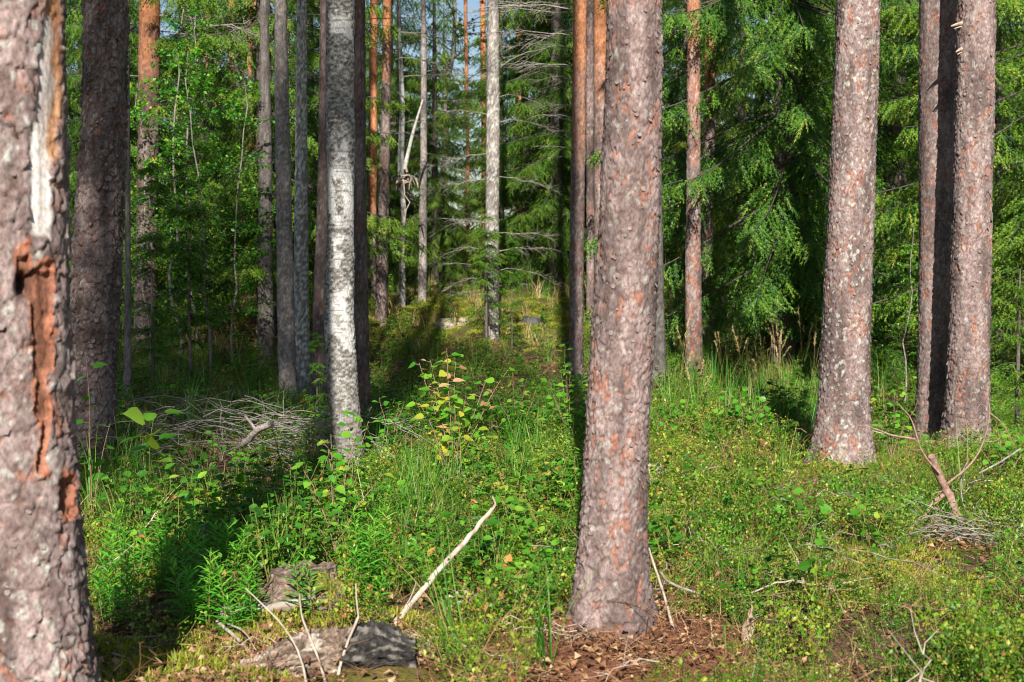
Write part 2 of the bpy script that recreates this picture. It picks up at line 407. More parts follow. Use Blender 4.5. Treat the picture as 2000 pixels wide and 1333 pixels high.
def trunk(name_prefix, rows, d, H=18, nth=24, dz=.05, fine_top=None, amp=.004, cell=(.03, .05), pal='pine', orange=(99, 100), lichen=.5, flare=.0, seed=1, red=.2, dark=1.0, far=False, special=None, path=None, lump=.03, warp=1.0):
    zs, cs, rs = path if path is not None else trunk_path(rows, d, H)
    zb = min(zs[0], Gs(cs[0], d)) - .12
    ztop = zs[-2] + .25 if fine_top is None else fine_top
    z = np.concatenate([np.arange(zb, ztop, dz), np.linspace(ztop, zs[-1], 26)])
    # smooth interpolation
    cz = np.interp(z, zs, cs); rz = np.interp(z, zs, rs)
    k = max(3, int(.25 / dz) | 1); ker = np.ones(k) / k
    nf = len(z) - 26
    def sm(a):
        q = np.pad(a[:nf], k // 2, mode='edge'); b2 = np.convolve(q, ker, 'valid')[:nf]
        return np.concatenate([b2, a[nf:]])
    cz, rz = sm(cz), sm(rz)
    g0 = Gs(float(cs[0]), d)
    rz = rz * (1 + flare * np.exp(-np.clip(z - g0, 0, 9) / .16))
    th = np.arange(nth) * 2 * PI / nth
    TH, ZZ = np.meshgrid(th, z); RZ = np.broadcast_to(rz[:, None], TH.shape); CZ = np.broadcast_to(cz[:, None], TH.shape)
    cth, sth = np.cos(TH), np.sin(TH)
    r0 = float(np.interp(g0 + 1.2, zs, rs))
    nu = max(4, int(round(2 * PI * r0 / cell[0])))
    S = seed * 13
    lx, ly = cth * r0, sth * r0
    w1 = fbm(lx * 18, ly * 18, ZZ * 12, s=S, o=3) - .5; w2 = fbm(lx * 18 + 5, ly * 18, ZZ * 12, s=S + 4, o=3) - .5
    u = TH / (2 * PI) * nu + w1 * 2.6 * warp; v = ZZ / cell[1] + w2 * 2.6 * warp
    f1, f2, id1, id2, dv = voro(u, v, nu, S + 1)
    nub = max(3, int(round(nu / 2.3)))
    g1, g2, jd1, jd2, dvb = voro(TH / (2 * PI) * nub + w1 * 1.6 + 3.3, ZZ / (cell[1] * 2.4) + w2 * 1.6, nub, S + 7)
    e1 = ss(0, .20, f2 - f1); e2 = ss(0, .13, g2 - g1)
    furrow = fbm(lx * 14, ly * 14, ZZ * 2.2, s=S + 9, o=3)
    h = .42 * e2 * (.35 + .65 * jd1) + .58 * e1 * (.25 + .75 * id1) * (.35 + 1.3 * np.clip(.4 - dv, 0, 1)) + .45 * (furrow - .5)
    lumpn = (fbm(lx * 4, ly * 4, ZZ * 1.5, s=S + 15, o=3) - .5) * lump * 2
    # root flare lobes
    lob = flare * .55 * np.exp(-np.clip(ZZ - g0, 0, 9) / .14) * (np.cos(TH * 4 + seed) * .5 + np.cos(TH * 7 + 2 * seed) * .35)
    rr = RZ * (1 + lumpn + lob) + amp * (1.4 + .5 * np.exp(-np.clip(ZZ - g0, 0, 9) / .7)) * (h - .35) * np.clip(RZ / r0, .3, 1.2)
    crk = ss(.30, .62, fbm(lx * 26, ly * 26, ZZ * 16, s=S + 33, o=3))
    edge = 1 - (1 - np.minimum(.25 + .75 * e1, .15 + .85 * e2)) * (.25 + .75 * crk)
    big = fbm(lx * 7, ly * 7, ZZ * 3, s=S + 19, o=3); fine = fbm(lx * 60, ly * 60, ZZ * 40, s=S + 25, o=2)
    lic = fbm(lx * 45, ly * 45, ZZ * 32, s=S + 29, o=3)
    if pal == 'pine':
        c = lerp((.115, .082, .078), (.27, .215, .208), np.clip(.36 * id2 + .9 * (fine - .5) + .5 * (big - .3) + .15, 0, 1)) * (.55 + .8 * ss(.25, .7, furrow))[..., None]
        rm = ss(.80, .90, .45 * jd2 + .40 * id1 + .22 * fine + red * (big * .8)) * ss(.35, .6, big + red * .35) * .9
        c = c * (1 - rm[..., None]) + lerp((.17, .075, .055), (.31, .15, .105), fine) * rm[..., None]
        c = c * (1 - (1 - edge)[..., None] * .8) + A((.10, .05, .04)) * ((1 - edge)[..., None] * .8)
        lm = ss(.60, .67, lic + lichen * .09 - .05 + .10 * (id2 - .5)) * ss(.35, .7, id2 + lichen * .15) * min(1, lichen * 1.4) * edge
        c = c * (1 - lm[..., None]) + A((.31, .315, .285)) * lm[..., None]
    elif pal == 'spruce':
        c = lerp((.13, .11, .10), (.31, .275, .26), np.clip(.6 * id2 + .6 * (fine - .5) + .4 * big, 0, 1))
        c = c * (1 - (1 - edge)[..., None] * .5) + A((.08, .06, .05)) * ((1 - edge)[..., None] * .5)
        lm = ss(.56, .68, lic + lichen * .1 - .05) * lichen
        c = c * (1 - lm[..., None]) + A((.42, .43, .40)) * lm[..., None]
    elif pal in ('birch', 'aspen'):
        wob = fbm(lx * 7, ly * 7, ZZ * 5, s=S + 40, o=3)
        arc = ZZ * 5.2 + wob * 2.6 - .3 * np.cos((TH + PI / 2) * 1.0)
        band = .9 * fbm(lx * 5, ly * 5, arc * .7, s=S + 41, o=4) + .10 * fbm(lx * 16, ly * 16, ZZ * 13, s=S + 49, o=3)
        k_ = .02 if pal == 'birch' else -.05
        low = .10 * np.exp(-np.clip(ZZ - g0, 0, 9) / .6)
        rough = ss(.43 - k_, .495 - k_, band + low + .10 * (fine - .5))
        white = lerp((.33, .327, .322), (.54, .537, .53), fbm(lx * 30, ly * 30, ZZ * 9, s=S + 44, o=3))
        lent = ss(.60, .68, fbm(lx * 9, ly * 9, ZZ * 130, s=S + 45, o=2)); white = white * (1 - .5 * lent[..., None])
        gn = fbm(lx * 46, ly * 46, ZZ * 66, s=S + 47, o=3)
        gr = lerp((.075, .07, .064), (.34, .33, .31), ss(.30, .74, gn))
        c = white * (1 - rough[..., None]) + gr * rough[..., None]
        base_dark = np.exp(-np.clip(ZZ - g0 - .05, 0, 9) / .4)[..., None]
        c = c * (1 - .6 * base_dark) + A((.09, .08, .07)) * .6 * base_dark
        rr = RZ * (1 + lumpn + lob) + amp * (rough * (.35 + 1.1 * (gn - .3)) + .15 * fine)
    zo = ss(orange[0], orange[1], ZZ + (big - .5) * 1.6 * (orange[1] - orange[0] > .01))
    if orange[0] < 90:
        oc = lerp((.32, .12, .05), (.48, .22, .11), np.clip(fine * .8 + .5 * (id2 - .3), 0, 1))
        keep = ss(.55, .8, id1 * .6 + .5 * (1 - zo)) * .55
        zz_ = (zo * (1 - keep))[..., None]
        c = c * (1 - zz_) + oc * zz_ * (.55 + .45 * edge[..., None])
    if pal == 'pine': rr = rr - amp * .8 * rm
    rr = rr + amp * .55 * (fbm(lx * 95, ly * 95, ZZ * 60, s=S + 55, o=3) - .5) * (nth > 60)
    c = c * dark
    pts = np.stack([CZ + rr * cth, d + rr * sth, ZZ], -1)
    if special is not None: pts, c = special(pts, c, dict(TH=TH, ZZ=ZZ, CZ=CZ, RZ=RZ, cth=cth, sth=sth, fine=fine, big=big, lx=lx, ly=ly))
    nz = len(z)
    origin = A([float(np.interp(g0, zs, cs)), d, g0])
    v = (pts - origin).reshape(-1, 3)
    i = np.arange(nz - 1)[:, None] * nth; j = np.arange(nth)[None]; k2 = (j + 1) % nth
    f = np.stack([i + j, i + k2, i + nth + k2, i + nth + j], -1).reshape(-1, 4)
    me = mesh_np('trunk', v, np.zeros((0, 3), int), f, [M['barkfar' if far else 'bark']], None, True, None, {'col': np.clip(c.reshape(-1, 3), 0, 1)})
    return me, origin, (zs, cs, rs)

# crown of a tall pine (above the frame: it shades the ground)
def pine_crown_mesh(seed, nl=18):
    rr = np.random.default_rng(seed); g = Geo()
    T = A([[-.03, 0, 0], [.03, 0, 0], [0, 1, 0]]); F = A([[0, 1, 2]])
    for k in range(nl):
        z = rr.uniform(0, 7.0); L = (2.1 - .17 * z) * rr.uniform(.6, 1.1) + .3; az = rr.uniform(0, 2 * PI)
        dr = A([math.cos(az), math.sin(az), .25 + .06 * z])
        pts = A([dr * L * t + A([0, 0, z - .15 * math.sin(t * 3)]) for t in np.linspace(0, 1, 5)])
        v, f = tube(pts, np.linspace(.05, .012, 5), 4); g.add(v, f, 1)
        for c in range(int(3 + L * 3)):
            t = rr.uniform(.35, 1.05); cpos = dr * L * t + A([0, 0, z]) + rr.normal(size=3) * .22
            nn = 26; dd = nrm(rr.normal(size=(nn, 3)) + A([0, 0, .4]))
            vv, ff = place(T, F, cpos + rr.normal(size=(nn, 3)) * .10, dd, rr.normal(size=(nn, 3)), rr.uniform(.18, .30, nn)); g.add(vv, ff, 0, rr.uniform(0, 1, len(vv)))
    return g.mesh('pine_crown', [M['pine_n'], M['limb']], False)
PINE_CROWNS = [pine_crown_mesh(s) for s in (1, 2, 3)] + [pine_crown_mesh(4, 52)]  # dense last crown serves the unseen pines added for shade

def dead_branch_mesh(seed, L=1.0, twigs=10, r=.008, droop=.2, rise=.15):
    rr = np.random.default_rng(seed); g = Geo()
    t = np.linspace(0, 1, 8)
    pts = np.stack([t * L, rr.normal() * .12 * L * t ** 2, L * (rise * t - droop * t ** 2)], -1) + rr.normal(size=(8, 3)) * .012 * L * (t[:, None] > 0)
    v, f = tube(pts, np.linspace(r * .8, r * .2, 8), 4); g.add(v, f)
    for k in range(twigs):
        q = rr.uniform(.15, 1); p = A([np.interp(q, t, pts[:, a]) for a in range(3)])
        l2 = L * rr.uniform(.15, .45) * (1.1 - q * .6); az = rr.choice([-1, 1]) * rr.uniform(.5, 1.1)
        dv_ = A([math.cos(az), math.sin(az), rr.uniform(-.45, .25)])
        tt = np.linspace(0, 1, 5)
        pp = p + dv_ * l2 * tt[:, None] + rr.normal(size=(5, 3)) * .03 * l2 * tt[:, None] + A([0, 0, -.12 * l2]) * (tt ** 2)[:, None]
        v, f = tube(pp, np.linspace(r * .5, r * .18, 5), 3); g.add(v, f)
        for j in range(3):
            q2 = rr.uniform(.3, 1); p2 = pp[int(q2 * 4)]; d2 = nrm(dv_ + rr.normal(size=3) * .6)
            v, f = tube(A([p2, p2 + d2 * l2 * .2, p2 + d2 * l2 * .38 + rr.normal(size=3) * .02]), [r * .3, r * .22, r * .12], 3); g.add(v, f)
    return g.mesh('dead_branch', [M['deadwood']], True)
DEAD = [dead_branch_mesh(10 + k, twigs=9 + 5 * (k % 3), droop=[.1, .35, .2, .5, .05, .4][k % 6], rise=[.15, .3, -.05, .25, 0, .1][k % 6]) for k in range(8)]

def add_dead_branches(parent, path, d, specs, name='dead_branch', label=None):
    """specs: (py, azimuth deg, length, scale) ; azimuth 0 = +X (to the picture's right), 180 = -X, 270 = towards the camera"""
    zs, cs, rs = path; o0 = A(parent.location)
    for k, (py, az, L) in enumerate(specs):
        z = P(1000, py, d)[2]; a = math.radians(az)
        c = float(np.interp(z, zs, cs)); r = float(np.interp(z, zs, rs))
        o = link(name, DEAD[(k * 3 + int(py)) % 8], parent, tuple(A([c + r * .8 * math.cos(a), d + r * .8 * math.sin(a), z]) - o0), a, L)

ROOTS = []          # keep the undergrowth out of the trunks
def tree_base(origin, r): ROOTS.append((origin[0], origin[1], r))

def pine(rows, d, label, H=18, crown=0, crown_z=12.0, name='pine_tree', dead=(), cat='pine tree', group=None, crown_scale=.8, **kw):
    me, origin, path = trunk(name, rows, d, H, **kw)
    t = thing(name, origin, label, cat, group)
    link('trunk', me, t)
    if crown is not None:
        zc = crown_z; cx = float(np.interp(zc, path[0], path[1]))
        link('crown', PINE_CROWNS[crown % 3], t, (cx - origin[0], 0, zc - origin[2]), crown * 1.7, crown_scale)
    tree_base(origin, float(np.interp(origin[2] + .1, path[0], path[2])))
    if dead: add_dead_branches(t, path, d, dead)
    return t, origin, path

def flakes(t, origin, path, d, n, zlo, zhi, size, seed, lift=.35, skip=None):
    """loose scales of bark standing off the trunk"""
    rr = np.random.default_rng(seed); zs, cs, rs = path
    z = rr.uniform(zlo, zhi, n); th = rr.uniform(PI, 2 * PI, n) if True else 0
    th = np.where(rr.uniform(size=n) < .25, rr.uniform(0, PI, n), th)
    r = np.interp(z, zs, rs) + .001; c = np.interp(z, zs, cs)
    nr = np.stack([np.cos(th), np.sin(th), np.zeros(n)], -1)
    pos = np.stack([c, np.full(n, d), z], -1) + nr * r[:, None] - origin
    if skip is not None:
        qx, qy = proj(pos + origin); kp = ~((qx > skip[0]) & (qx < skip[1]) & (qy < skip[2]) & (nr[:, 1] < .1)); pos, nr, n = pos[kp], nr[kp], int(kp.sum())
    dn = nrm(A([0, 0, -1]) + nr * rr.uniform(.05, lift, n)[:, None] + rr.normal(size=(n, 3)) * .12)
    T = A([[-.35, 0, 0], [.3, .05, 0], [.5, .45, .06], [.28, .95, .12], [-.2, 1.05, .16], [-.5, .6, .05]]); F = A([[0, 1, 2, 5], [5, 2, 3, 4]])
    v, f = place(T, F, pos, dn, nr, size * rr.uniform(.5, 1.3, n)); g = Geo(); g.add(v, f)
    o = link('bark_scales', g.mesh('bark_scales', [M['flake']], False), t); o['kind'] = 'stuff'

# --- the near pine with the torn scar
def scar(pts, c, q):
    px, py = proj(np.stack([q['CZ'] + q['RZ'] * q['cth'], pts[..., 1] * 0 + 4.2 + q['RZ'] * q['sth'], q['ZZ']], -1))
    front = ss(.05, -.2, q['sth'])
    wob = (fbm(q['lx'] * 30, q['ly'] * 30, q['ZZ'] * 14, s=77, o=3) - .5) * 26; wy = (fbm(q['lx'] * 20, q['ly'] * 20, q['ZZ'] * 20, s=79, o=3) - .5) * 60
    x = px + wob; y = py + wy
    def box(x0, x1, y0, y1, sx=5, sy=16): return ss(x0 - sx, x0 + sx, x) * ss(x1 + sx, x1 - sx, x) * ss(y0 - sy, y0 + sy, y) * ss(y1 + sy, y1 - sy, y)
    silver = np.maximum.reduce([box(84, 108, 20, 250), box(60, 100, 240, 462), box(74, 100, 100, 260)]) * front
    orange_ = np.maximum.reduce([box(94, 150, -80, 235), box(88, 116, 200, 310)]) * front * (1 - silver * .8)
    cav = np.maximum.reduce([box(30, 58, 480, 560), box(62, 104, 520, 740), box(68, 96, 720, 830), box(76, 90, 820, 930), box(118, 145, 930, 1010)]) * front
    hole = np.exp(-(((px - 50) / 17) ** 4 + ((py - 558) / 24) ** 4)) * front
    st = ss(.3, .7, fbm(q['lx'] * 80, q['ly'] * 80, q['ZZ'] * 3, s=81, o=3))
    flat = np.clip(silver + orange_ * .7 + cav * .6, 0, 1)[..., None]; base = np.stack([q['CZ'] + q['RZ'] * q['cth'], 4.2 + q['RZ'] * q['sth'], q['ZZ']], -1)
    pts = pts * (1 - flat) + base * flat
    c = c * (1 - silver[..., None]) + lerp((.36, .32, .30), (.66, .63, .61), st) * silver[..., None]
    c = c * (1 - orange_[..., None]) + lerp((.28, .11, .05), (.58, .32, .16), st) * orange_[..., None]
    rim = ss(.05, .5, cav) * ss(1.0, .6, cav)
    c = c * (1 - cav[..., None]) + lerp((.09, .04, .026), (.20, .085, .05), st) * cav[..., None]
    c = c * (1 - rim[..., None] * .8) + A((.36, .13, .07)) * rim[..., None] * .8
    c = c * (1 - hole[..., None]) + A((.03, .02, .015)) * hole[..., None]
    dep = .010 * silver + .012 * orange_ + .018 * cav + .07 * hole - .013 * rim
    nrv = np.stack([q['cth'], q['sth'], q['cth'] * 0], -1)
    return pts - nrv * dep[..., None], c

t1, o1, p1 = pine([(0, -116, 122), (300, -113, 125), (600, -100, 128), (800, -88, 140), (1000, -74, 152), (1150, -62, 165), (1333, -52, 182)], 4.2,
     'thick near pine with a long torn bark scar and bare silvery wood', H=19, crown=0, nth=180, dz=.0072, amp=.012, cell=(.034, .066), lichen=.6, red=.28, seed=3, special=scar, flare=.12)
flakes(t1, o1, p1, 4.2, 220, .1, 2.4, .022, 5, skip=(30, 140, 940))
t16, o16, p16 = pine([(0, 1187, 1292), (150, 1184, 1292), (300, 1178, 1290), (450, 1170, 1287), (600, 1160, 1283), (700, 1152, 1275), (800, 1145, 1268), (1000, 1137, 1262), (1120, 1132, 1262), (1222, 1124, 1264)], 5.75,
     'sunlit pine with pinkish scaly bark rising from a mound of red soil', H=18, crown=1, nth=170, dz=.0068, amp=.008, cell=(.019, .040), lichen=.35, red=.34, orange=(2.35, 3.1), seed=5, flare=.26)
flakes(t16, o16, p16, 5.75, 260, .1, 2.5, .016, 6)
t2, o2, p2 = pine([(0, 165, 246), (250, 162, 245), (400, 150, 240), (600, 140, 232), (750, 132, 222), (900, 124, 216)], 10.0,
     'shaded grey pine with coarse plated bark beside the scarred trunk', H=20, crown=2, nth=150, dz=.009, amp=.022, cell=(.042, .075), lichen=.4, red=.05, seed=8, flare=.08, dark=.85, warp=.55)
flakes(t2, o2, p2, 10.0, 420, .1, 3.2, .026, 7)
t20, o20, p20 = pine([(0, 1635, 1718), (150, 1630, 1714), (300, 1624, 1710), (550, 1611, 1702), (700, 1604, 1698), (800, 1599, 1697), (880, 1590, 1699), (925, 1582, 1702)], 9.8,
     'stout lichen-speckled pine with a flared mossy foot', H=19, crown=0, nth=160, dz=.0085, amp=.009, cell=(.019, .036), lichen=.7, red=.30, seed=11, flare=.40)
flakes(t20, o20, p20, 9.8, 260, .1, 3.2, .017, 8)
t21, o21, p21 = pine([(0, 1797, 1872), (200, 1796, 1868), (500, 1796, 1864), (700, 1794, 1862), (865, 1788, 1866)], 11.2,
     'smoother grey pine, rear one of the pair growing from one spot', H=20, crown=1, nth=110, dz=.012, amp=.007, cell=(.02, .032), lichen=.35, red=.24, seed=13, flare=.26, dark=.9)
t22, o22, p22 = pine([(0, 1871, 1943), (200, 1867, 1941), (400, 1862, 1936), (600, 1856, 1933), (750, 1851, 1930), (880, 1842, 1930)], 10.6,
     'rough pinkish pine with broken stubs, front one of the close pair', H=20, crown=2, nth=140, dz=.009, amp=.010, cell=(.022, .042), lichen=.45, red=.30, seed=15, flare=.26)
flakes(t22, o22, p22, 10.6, 240, .1, 3.4, .02, 9)
for py, L in ((48, .10), (98, .06)):        # splintered stubs
    g = Geo(); z = P(1000, py, 10.6)[2]; cx = float(np.interp(z, p22[0], p22[1])); r = float(np.interp(z, p22[0], p22[2]))
    q0 = A([cx - r * .85, 10.6 - r * .4, z]) - o22
    tube_caps(g, [q0, q0 + A([-L * .5, -.03, -.012]), q0 + A([-L, -.05, -.03])], [.016, .011, .005], 6)
    tube_caps(g, [q0 + A([0, 0, -.02]), q0 + A([-L * .7, -.03, -.045])], [.008, .003], 5)
    link('branch_stub', g.mesh('branch_stub', [M['wood']], False), t22)
# --- birch
tb, ob, pb = pine([(0, 640, 691), (150, 638, 690), (300, 639, 692), (450, 640, 691), (560, 635, 690), (650, 635, 692), (750, 641, 697), (830, 650, 704), (880, 657, 709), (922, 660, 714)], 9.9,
     'curved white birch with dark rough patches in front of two dark trunks', name='birch_tree', cat='birch tree', H=15, crown=None, nth=110, dz=.008, amp=.011, pal='birch', seed=17, flare=.10, lump=.04)

# --- mid-distance trunks
def mid(rows, d, label, **kw):
    kw = dict(dict(nth=30, dz=.03, amp=.008, cell=(.03, .05), far=True, H=17), **kw)
    return pine(rows, d, label, **kw)
mid([(0, 536, 559), (300, 538, 567), (600, 542, 574), (790, 546, 581)], 14.4, 'slim straight grey spruce trunk with knots, standing clear before the yellowish boughs', name='spruce_tree', cat='spruce tree', crown=0, pal='spruce', seed=21, nth=44, dz=.018, dead=((150, 0, .35), (205, 200, .3), (320, 190, .25), (430, 20, .2)), lichen=.5)
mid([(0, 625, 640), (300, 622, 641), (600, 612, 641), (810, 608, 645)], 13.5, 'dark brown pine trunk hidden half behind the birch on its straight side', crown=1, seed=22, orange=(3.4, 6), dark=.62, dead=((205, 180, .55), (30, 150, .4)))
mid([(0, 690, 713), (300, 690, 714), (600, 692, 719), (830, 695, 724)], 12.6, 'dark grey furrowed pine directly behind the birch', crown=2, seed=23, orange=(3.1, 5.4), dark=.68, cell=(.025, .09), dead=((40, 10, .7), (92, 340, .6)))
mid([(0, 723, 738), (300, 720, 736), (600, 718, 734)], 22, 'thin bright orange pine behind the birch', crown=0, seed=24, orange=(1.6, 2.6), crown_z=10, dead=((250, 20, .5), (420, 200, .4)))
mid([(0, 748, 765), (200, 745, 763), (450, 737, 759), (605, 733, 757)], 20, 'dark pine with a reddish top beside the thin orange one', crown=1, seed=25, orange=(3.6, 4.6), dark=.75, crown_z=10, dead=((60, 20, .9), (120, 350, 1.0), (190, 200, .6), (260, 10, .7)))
td, od, pd_ = mid([(80, 777, 784), (200, 781, 791), (330, 776, 789), (420, 784, 794), (480, 780, 791), (605, 778, 792)], 21, 'thin crooked white dead birch stem forking on the knoll', name='dead_birch', cat='birch tree', H=5.6, crown=None, pal='aspen', seed=26, amp=.004, dead=((150, 20, .9), (240, 10, .6)))
g = Geo(); a_, b_ = P(790, 330, 21) - od, P(806, 262, 20.9) - od; c_ = P(826, 195, 20.8) - od
tube_caps(g, curve([a_, b_, c_], 8), np.linspace(.035, .014, 8), 6); link('forked_limb', g.mesh('forked_limb', [mat_noise('pale_limb', (.4, .38, .35), (.7, .68, .64), 20)], True), td)
g = Geo()                      # woody bulge on the dead birch
rr = np.random.default_rng(4); bc = P(787, 348, 20.9) - od
for k in range(26):
    q = bc + rr.normal(size=3) * A([.09, .05, .05]); dd = nrm(rr.normal(size=3) + A([0, 0, -.5]))
    v, f = tube(A([q, q + dd * .08, q + dd * .14 + A([0, 0, -.05])]), [.02, .013, .004], 4); g.add(v, f)
v, f = tube(curve([bc, bc + A([.06, 0, -.35]), bc + A([.02, 0, -.62])], 7, .012, 3), np.linspace(.012, .004, 7), 4); g.add(v, f)
link('bark_bulge', g.mesh('bark_bulge', [M['stick']], True), td)
mid([(120, 822, 833), (300, 821, 834), (595, 816, 833)], 22, 'slim grey dead trunk between the white stem and the knoll spruce', name='dead_tree', cat='dead tree', H=6.2, crown=None, pal='spruce', seed=27, dead=((200, 10, .8), (240, 190, .7), (300, 15, .5), (330, 350, .9), (140, 0, .8), (380, 20, .6)))
mid([(0, 952, 974), (250, 950, 976), (450, 948, 974), (660, 945, 975)], 19, 'grey knoll spruce with whorls of bare dead twigs', name='spruce_tree', cat='spruce tree', crown=None, pal='spruce', seed=28, lichen=.9, H=15, nth=36,
    dead=((225, 190, .8), (240, 0, .9), (300, 170, .9), (345, 5, .8), (350, 185, .9), (430, 175, .8), (436, 190, 1.0), (455, 355, .9), (485, 190, .8), (492, 10, 1.0), (520, 185, .7), (530, 0, .8), (545, 180, .6), (560, 10, .6), (575, 185, .5), (190, 20, .9), (150, 170, .9)))
mid([(0, 1120, 1146), (300, 1116, 1143), (500, 1113, 1140), (770, 1111, 1139)], 15.4, 'straight slender pine, red-brown above, just beside the pinkish trunk', crown=2, seed=29, orange=(1.6, 4.6), dark=.9, nth=40, dz=.02, dead=((70, 180, .9), (20, 170, 1.2), (130, 175, .8), (230, 180, .5), (290, 185, .4)))
mid([(0, 1144, 1159), (300, 1145, 1160), (620, 1146, 1161)], 20, 'thin pinkish pine stem between the slender pine and the big trunk', crown=0, seed=30, orange=(5.2, 8), crown_z=10,
    dead=((30, 180, 1.6), (55, 165, 1.3), (95, 200, 1.5), (135, 175, 1.2), (165, 220, 1.0), (205, 185, .9), (10, 200, 1.4), (260, 180, .6), (310, 190, .5)))
mid([(0, 1159, 1188), (300, 1160, 1188), (640, 1160, 1190)], 22, 'orange pine mostly hidden behind the sunlit pinkish pine', crown=1, seed=31, orange=(3.2, 5), crown_z=10.5, dead=((60, 200, .7), (160, 190, .6)))
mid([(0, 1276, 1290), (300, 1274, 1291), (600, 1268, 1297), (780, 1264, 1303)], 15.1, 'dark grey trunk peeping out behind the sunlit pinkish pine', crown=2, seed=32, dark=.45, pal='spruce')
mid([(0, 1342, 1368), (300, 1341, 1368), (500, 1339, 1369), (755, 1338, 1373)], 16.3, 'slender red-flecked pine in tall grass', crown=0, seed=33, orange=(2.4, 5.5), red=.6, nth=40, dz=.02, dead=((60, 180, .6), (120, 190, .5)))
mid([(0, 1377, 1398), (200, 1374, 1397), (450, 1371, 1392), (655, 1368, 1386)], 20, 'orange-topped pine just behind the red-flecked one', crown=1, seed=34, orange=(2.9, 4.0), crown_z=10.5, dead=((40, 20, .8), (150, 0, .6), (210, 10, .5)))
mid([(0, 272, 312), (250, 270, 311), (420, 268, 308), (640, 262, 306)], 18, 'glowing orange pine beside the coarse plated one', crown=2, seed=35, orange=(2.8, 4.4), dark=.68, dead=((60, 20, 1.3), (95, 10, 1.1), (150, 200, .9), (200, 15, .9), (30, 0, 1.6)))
mid([(0, 352, 376), (250, 347, 372), (640, 340, 370)], 24, 'dim purplish grey trunk against the sky gap', crown=0, seed=36, dark=.85, pal='spruce', H=19, crown_z=11, dead=((50, 180, 1.2), (90, 20, .9), (20, 190, 1.5)))
mid([(0, 403, 420), (300, 400, 418), (640, 396, 416)], 26, 'slim reddish pine rising behind the spruce boughs near the sky gap', crown=1, seed=37, orange=(4, 6), crown_z=11)
mid([(0, 250, 262), (300, 249, 261), (640, 246, 260)], 25, 'narrow grey trunk showing at the edge of the plated pine', crown=None, seed=38, pal='spruce')
mid([(0, 580, 598), (300, 577, 600), (600, 573, 603), (765, 570, 608)], 15.7, 'pale sunlit trunk with light bark behind the slim grey one', name='spruce_tree', cat='spruce tree', crown=None, seed=39, pal='spruce', lichen=1.3, nth=36, dead=((300, 190, .6), (500, 0, .5), (490, 185, .4)))
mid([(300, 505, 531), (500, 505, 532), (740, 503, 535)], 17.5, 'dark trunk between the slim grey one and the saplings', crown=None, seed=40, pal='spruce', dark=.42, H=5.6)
for k, (px, w, d) in enumerate(((489, 9, 30), (500, 8, 31))):
    mid([(0, px - w / 2, px + w / 2), (600, px - w / 2, px + w / 2)], d, ['far pink pine stem, thicker of two seen beyond the saplings', 'far pink pine stem, thinner of two seen beyond the saplings'][k], crown=None, seed=41 + k, orange=(-1, 0), nth=12, dz=.1)
mid([(30, 906, 913), (300, 910, 917), (560, 908, 918)], 32, 'very thin pale pine stem left of the knoll spruce against blue sky', crown=None, seed=43, orange=(1, 2), nth=12, dz=.1, H=14, dead=((100, 180, .8),))
mid([(0, 937, 948), (250, 940, 951), (560, 940, 952)], 34, 'far orange stem just beside the knoll spruce', crown=None, seed=44, orange=(0, 1), nth=12, dz=.1, H=16)
mid([(500, 245, 255), (790, 241, 257)], 13.2, 'thin dark brown sapling trunk beyond the coarse plated pine', crown=None, seed=45, pal='spruce', dark=.7, H=6.5, nth=14, dz=.06)
mid([(0, 1943, 1955), (500, 1944, 1957), (640, 1944, 1958)], 17, 'dark narrow trunk hidden behind the front pine of the pair', crown=None, seed=46, dark=.6, H=14)

# ------------------------------------------------------------------ spruces
ST, SF = [], []
for k in range(6):
    y = k * .15
    for sx in (-1, 1):
        i0 = len(ST); ST += [[0, y, 0], [0, y + .10, 0], [sx * (.105 - .008 * k), y + .19, (.045 if (k + (sx > 0)) % 2 else -.045)]]
        SF.append([i0, i0 + 1, i0 + 2])
i0 = len(ST); ST += [[-.02, .85, 0], [.02, .85, 0], [0, 1.08, 0]]; SF.append([i0, i0 + 1, i0 + 2])
i0 = len(ST); ST += [[-.018, 0, 0], [.018, 0, 0], [0, .95, 0]]; SF.append([i0, i0 + 1, i0 + 2])
ST, SF = A(ST), A(SF)

